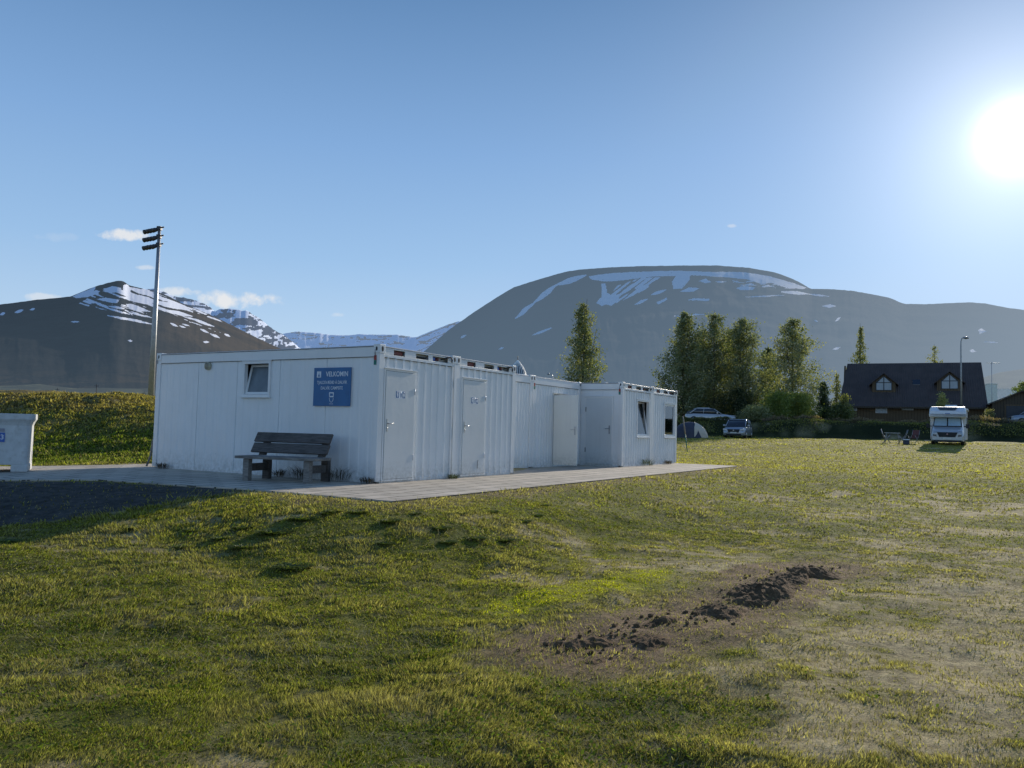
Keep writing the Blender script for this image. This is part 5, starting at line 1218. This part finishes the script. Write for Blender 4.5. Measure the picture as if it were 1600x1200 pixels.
def car(name, label, loc, rz, paint, suv=True):
    e = empty(name, loc, rz, label=label, cat='car'); W_ = .90; L_ = 4.4 if suv else 4.75; zt_ = 1.64 if suv else 1.46; bl = 1.02 if suv else .92; g = .22
    S = [(0, .74, .34, .62), (.03, .82, .26, .80), (.25, .88, .24, bl - .14), (.9, W_, g, bl - .05), (1.35, W_, g, bl), (2.5, W_, g, bl + .02), (3.9, W_, g, bl + .04), (L_ - .15, .86, .26, bl), (L_, .76, .36, bl - .12)]
    b = MB(); b.loft([sect(y, hw, z0, z1, .08, .09, hw - .07) for y, hw, z0, z1 in S]); b.build('body', paint, e)
    ws = .95 if suv else 1.25
    C_ = [(ws, .72, bl - .06, bl - .02), (ws + .75, .70, bl - .06, zt_ - .06), (ws + 1.2, .68, bl - .06, zt_ - .03), (L_ - 1.0, .66, bl - .06, zt_ - .05), (L_ - .3 if suv else L_ - .15, .66, bl - .06, bl + .12)]
    b = MB(); b.loft([sect(y, .80, z0, z1, .04, .10 if z1 > z0 + .2 else .01, hw + .06) for y, hw, z0, z1 in C_]); b.build('window', M['darkglass'], e)
    b = MB(); b.loft([sect(y, hw, zt_ - .09, z, .03, .03, hw - .02) for y, hw, z in ((ws + .72, .66, zt_ - .055), (ws + 1.1, .70, zt_ - .005), (L_ - 1.2, .70, zt_), (L_ - .75, .66, zt_ - .05))]); b.build('roof', paint, e)
    b = MB()
    for s_ in (-1, 1):
        b.tube([(s_ * .82, ws + .02, bl - .02), (s_ * .70, ws + .75, zt_ - .07)], .035, 6); b.tube([(s_ * .83, ws + 1.75, bl), (s_ * .73, ws + 1.7, zt_ - .06)], .03, 6); b.tube([(s_ * .82, L_ - .45, bl), (s_ * .70, L_ - 1.05, zt_ - .07)], .06, 6)
        b.tube([(s_ * .62, ws + 1.2, zt_ + .04), (s_ * .62, L_ - 1.1, zt_ + .04)], .02, 6)
    b.build('pillars', paint, e)
    for s_ in (-1, 1):
        b = MB(); b.add([(s_ * .50, .03, .70), (s_ * .85, .10, .72), (s_ * .87, .30, .80), (s_ * .52, .07, .78)], [(0, 1, 2, 3)]); b.loft([[(s_ * (.52 + dx), yy_, z) for dx, z in ((0, .68), (.32, .70), (.33, .80), (0, .76))] for yy_ in (-.015, .2)], False); b.build('headlight', M['headlamp'], e)
        b = MB(); b.box(s_ * 1.0 - .11, s_ * 1.0 + .11, ws + .35, ws + .5, bl + .0, bl + .15); b.build('mirror', paint, e, .03, 2)
        b = MB(); b.tube([(s_ * .66, -.02, .48), (s_ * .66, .1, .48)], .10, 10); b.build('fog_light', M['headlamp'], e)
    b = MB(); b.prism([(-.50, .76), (.50, .76), (.42, .50), (-.42, .50)], -.03, .1, 'y'); b.build('grille', M['rubber'], e)
    b = MB(); b.prism([(-.07, .63), (0, .75), (.07, .63), (0, .66)], -.045, -.031, 'y'); b.build('badge', M['steel'], e)
    b = MB(); b.box(-.26, .26, -.05, -.03, .42, .53); b.build('number_plate', M['plate'], e)
    b = MB(); b.box(-.62, .62, -.015, .1, .26, .40); b.build('bumper', M['rubber'], e, .02)
    for x in (-.80, .80):
        for y in (.85, L_ - .85): wheel(e, x, y)
    return e
pc_ = G(1146, 687.5); Yc = 66.; q_ = aty(1146, 680, Yc); car('parked_car', 'silver blue compact car parked facing the camera at the foot of the bank', (q_[0], q_[1], gz(q_[0], q_[1]) - .02), -(radians(15.7) + radians(10)), M['paint'])
q_ = aty(1149, 650, 77.5); rzw = radians(-15 + 86)
car('estate_car', 'silver estate car side on behind the bank under the trees', (q_[0], q_[1], gz(q_[0], q_[1]) - .25), radians(74), M['paintlight'], False)
q_ = aty(1578, 650, 79.); car('garage_car', 'pale car half out of frame in front of the dark shed', (q_[0], q_[1], gz(q_[0], q_[1]) - .1), radians(-112), M['paint'], True)

q_ = aty(1480, 690, 56.); mh = empty('motorhome', (q_[0], q_[1], gz(q_[0], q_[1]) - .02), -(radians(28.5) + radians(2.2)), label='white motorhome with silver blinds behind its windscreen', cat='motorhome')
b = MB(); b.loft([[(x * 1.0, y, z) for x, z in ((-w, z0), (w, z0), (w + .02, (z0 + z1) / 2), (tw2, z1 - .06), (tw2 - .12, z1), (-tw2 + .12, z1), (-tw2, z1 - .06), (-w - .02, (z0 + z1) / 2))] for y, w, z0, z1, tw2 in ((.0, .92, .36, .86, .88), (.12, 1.0, .30, 1.10, .93), (.5, 1.02, .28, 1.24, .95), (.62, 1.02, .28, 1.30, .93), (1.28, 1.02, .28, 2.04, .86), (2.3, 1.02, .28, 2.06, .86))], False); b.build('cab', M['mhsilver'], mh, .02, 2)
b = MB(); b.loft([[(x, y, z) for x, z in ((-1.13, z0), (1.13, z0), (1.15, z0 + .1), (1.15, z1 - .16), (1.05, z1), (-1.05, z1), (-1.15, z1 - .16), (-1.15, z0 + .1))] for y, z0, z1 in ((.72, 2.06, 2.22), (.80, 1.99, 2.42), (1.25, 1.97, 2.74), (2.0, 1.97, 2.80), (2.02, .42, 2.80), (6.9, .42, 2.80))], False); b.build('body', M['mhwhite'], mh, .02, 2)
b = MB(); b.add([(-.90, .615, 1.32), (.90, .615, 1.32), (.84, 1.22, 1.98), (-.84, 1.22, 1.98)], [(0, 1, 2, 3)]); b.build('windscreen', M['rubber'], mh)
b = MB()
for x0_, x1_, x2_, x3_ in ((-.84, -.04, -.04, -.79), (.04, .84, .79, .04)): b.add([(x0_, .625, 1.38), (x1_, .625, 1.38), (x2_, 1.17, 1.95), (x3_, 1.17, 1.95)], [(0, 1, 2, 3)])
bl_ = b.build('blind', M['blind'], mh); bl_.location = (0, -.012, 0)
b = MB(); b.add([(-.48, .865, 2.50), (.48, .865, 2.50), (.66, 1.19, 2.71), (-.66, 1.19, 2.71)], [(0, 1, 2, 3)]); sw_ = b.build('skylight', M['darkglass'], mh); sw_.location = (0, -.02, .01)
b = MB(); b.prism([(-.64, .92), (.64, .92), (.50, .58), (-.50, .58)], -.03, .05, 'y'); b.build('grille', M['rubber'], mh)
b = MB(); b.tube([(0, -.045, .78), (0, -.02, .78)], .06, 12); b.build('badge', mat_basic('badge_red_steel', (.5, .3, .3), .3, .1, 5, .6), mh)
b = MB(); b.box(-.26, .26, -.04, -.01, .42, .53); b.build('number_plate', M['plate'], mh)
b = MB(); b.box(-.85, .85, .02, .3, .22, .36); b.build('bumper', M['rubber'], mh, .02)
b = MB(); b.box(-.16, .16, .73, .76, 2.24, 2.29); b.build('lettering_strip', M['blue'], mh)
for s_ in (-1, 1):
    b = MB(); b.add([(s_ * .62, .03, .98), (s_ * .92, .10, 1.02), (s_ * .94, .17, 1.12), (s_ * .64, .10, 1.08)], [(0, 1, 2, 3)]); h_ = b.build('headlight', M['headlamp'], mh); h_.location = (0, -.03, 0)
    b = MB(); b.add([(s_ * .66, -.005, .60), (s_ * .90, .01, .64), (s_ * .90, .02, .78), (s_ * .66, .0, .74)], [(0, 1, 2, 3)]); h_ = b.build('fog_light', M['darkglass'], mh); h_.location = (0, -.02, 0)
    b = MB(); b.box(s_ * 1.24 - .11, s_ * 1.24 + .11, .72, .86, 1.22, 1.52); b.tube([(s_ * 1.0, .85, 1.35), (s_ * 1.2, .8, 1.35)], .04, 6); b.build('mirror', M['rubber'], mh, .03, 2)
    for y in (.95, 4.9): wheel(mh, s_ * .92, y, .34, .22)
b = MB(); b.box(-.2, .55, 2.3, 3.1, 2.80, 2.93); b.build('roof_vent', M['mhwhite'], mh, .03, 2)
b = MB(); b.box(1.15, 1.25, 2.6, 6.2, 2.55, 2.68); b.build('awning', M['mhwhite'], mh, .02)
b = MB(); b.box(-1.55, -1.15, 1.9, 2.5, .28, .34); b.build('step', M['galv'], mh)
for y0_ in (2.6, 4.6):
    for s_ in (-1, 1): b = MB(); b.box(s_ * 1.155 - .008, s_ * 1.155 + .008, y0_, y0_ + .9, 1.5, 2.05); b.build('window', M['darkglass'], mh)

# ================================================================== tent and camping furniture
q_ = G(1078, 686.5); q_ = aty(1078, 680, 63.); tn = empty('dome_tent', (q_[0], q_[1], gz(q_[0], q_[1])), -radians(12.5), label='dark blue dome tent with a cream side panel beside the farthest cabin', cat='tent')
secs = []
def dome(xa, xb, name, mat, off=0.):
    b = MB(); nx_, na = 14, 14; pts = []
    for i in range(nx_ + 1):
        x = xa + (xb - xa) * i / nx_; u_ = max(0., 1 - (x / 1.42) ** 2) ** .55
        for k in range(na + 1):
            a = pi * k / na; pts.append((x, -cos(a) * 1.15 * (u_ ** .6 + .01) * (1 + off), sin(a) ** .9 * 1.30 * u_ * (1 + off)))
    b.add(pts, [(i * (na + 1) + k, (i + 1) * (na + 1) + k, (i + 1) * (na + 1) + k + 1, i * (na + 1) + k + 1) for i in range(nx_) for k in range(na)], True); return b.build(name, mat, tn)
dome(-1.4, .35, 'canopy', M['navy']); dome(.33, 1.4, 'side_panel', M['cream'], .01)
b = MB(); b.tube([(.34, -cos(a) * 1.13, max(.01, sin(a) * 1.30)) for a in np.linspace(0, pi, 15)], .02, 5); b.build('pole', M['lampdark'], tn)
b = MB(); b.add([(.33, -1.18, .02), (.9, -1.45, .02), (.55, -.85, .75), (.33, -.75, .95)], [(0, 1, 2, 3)]); b.build('porch_flap', M['navy'], tn)
def camp_chair(px, Y, rz, label, mat):
    q_ = aty(px, 690, Y); e = empty('camping_chair', (q_[0], q_[1], gz(q_[0], q_[1])), rz, label=label, cat='chair')
    b = MB(); b.box(-.26, .26, -.24, .22, .40, .43); b.build('seat', mat, e)
    b = MB(); b.add([(-.26, .22, .42), (.26, .22, .42), (.26, .38, 1.02), (-.26, .38, 1.02)], [(0, 1, 2, 3)]); b.build('backrest', mat, e)
    for s_ in (-1, 1):
        b = MB(); b.tube([(s_ * .28, -.26, 0), (s_ * .28, .26, .66)], .018, 6); b.build('leg', M['galv'], e)
        b = MB(); b.tube([(s_ * .28, .30, 0), (s_ * .28, -.22, .64)], .018, 6); b.build('leg', M['galv'], e)
        b = MB(); b.box(s_ * .28 - .03, s_ * .28 + .03, -.26, .28, .64, .67); b.build('armrest', M['rubber'], e)
        b = MB(); b.tube([(s_ * .27, .2, .42), (s_ * .27, .39, 1.04)], .016, 6); b.build('back_post', M['galv'], e)
q_ = aty(1394, 690, 57.); tbm = empty('camping_table', (q_[0], q_[1], gz(q_[0], q_[1])), -radians(20), label='low folding camping table left of the motorhome', cat='table')
b = MB(); b.box(-.5, .5, -.3, .3, .70, .73); b.build('tabletop', M['mhsilver'], tbm)
for x in (-.46, .46):
    for y in (-.26, .26): b = MB(); b.tube([(x, y, 0), (x * .8, y, .70)], .018, 6); b.build('leg', M['galv'], tbm)
camp_chair(1386, 58.2, radians(60), 'folding camping chair at the left end of the table', M['navy'])
camp_chair(1409, 56.8, radians(-110), 'black folding chair between the table and the motorhome', M['rubber'])
camp_chair(1427, 58., radians(-60), 'folding camping chair nearest to the motorhome', mat_basic('maroon_cloth', (.13, .05, .05), .8))
q_ = aty(1416, 690, 56.5); cl_ = empty('cool_box', (q_[0], q_[1], gz(q_[0], q_[1])), -radians(20), label='small white and dark cool box on the grass among the chairs', cat='cool box')
b = MB(); b.box(-.2, .2, -.15, .15, 0, .30); b.build('body', M['navy'], cl_, .02, 2); b = MB(); b.box(-.21, .21, -.16, .16, .302, .38); b.build('lid', M['mhwhite'], cl_, .02, 2)
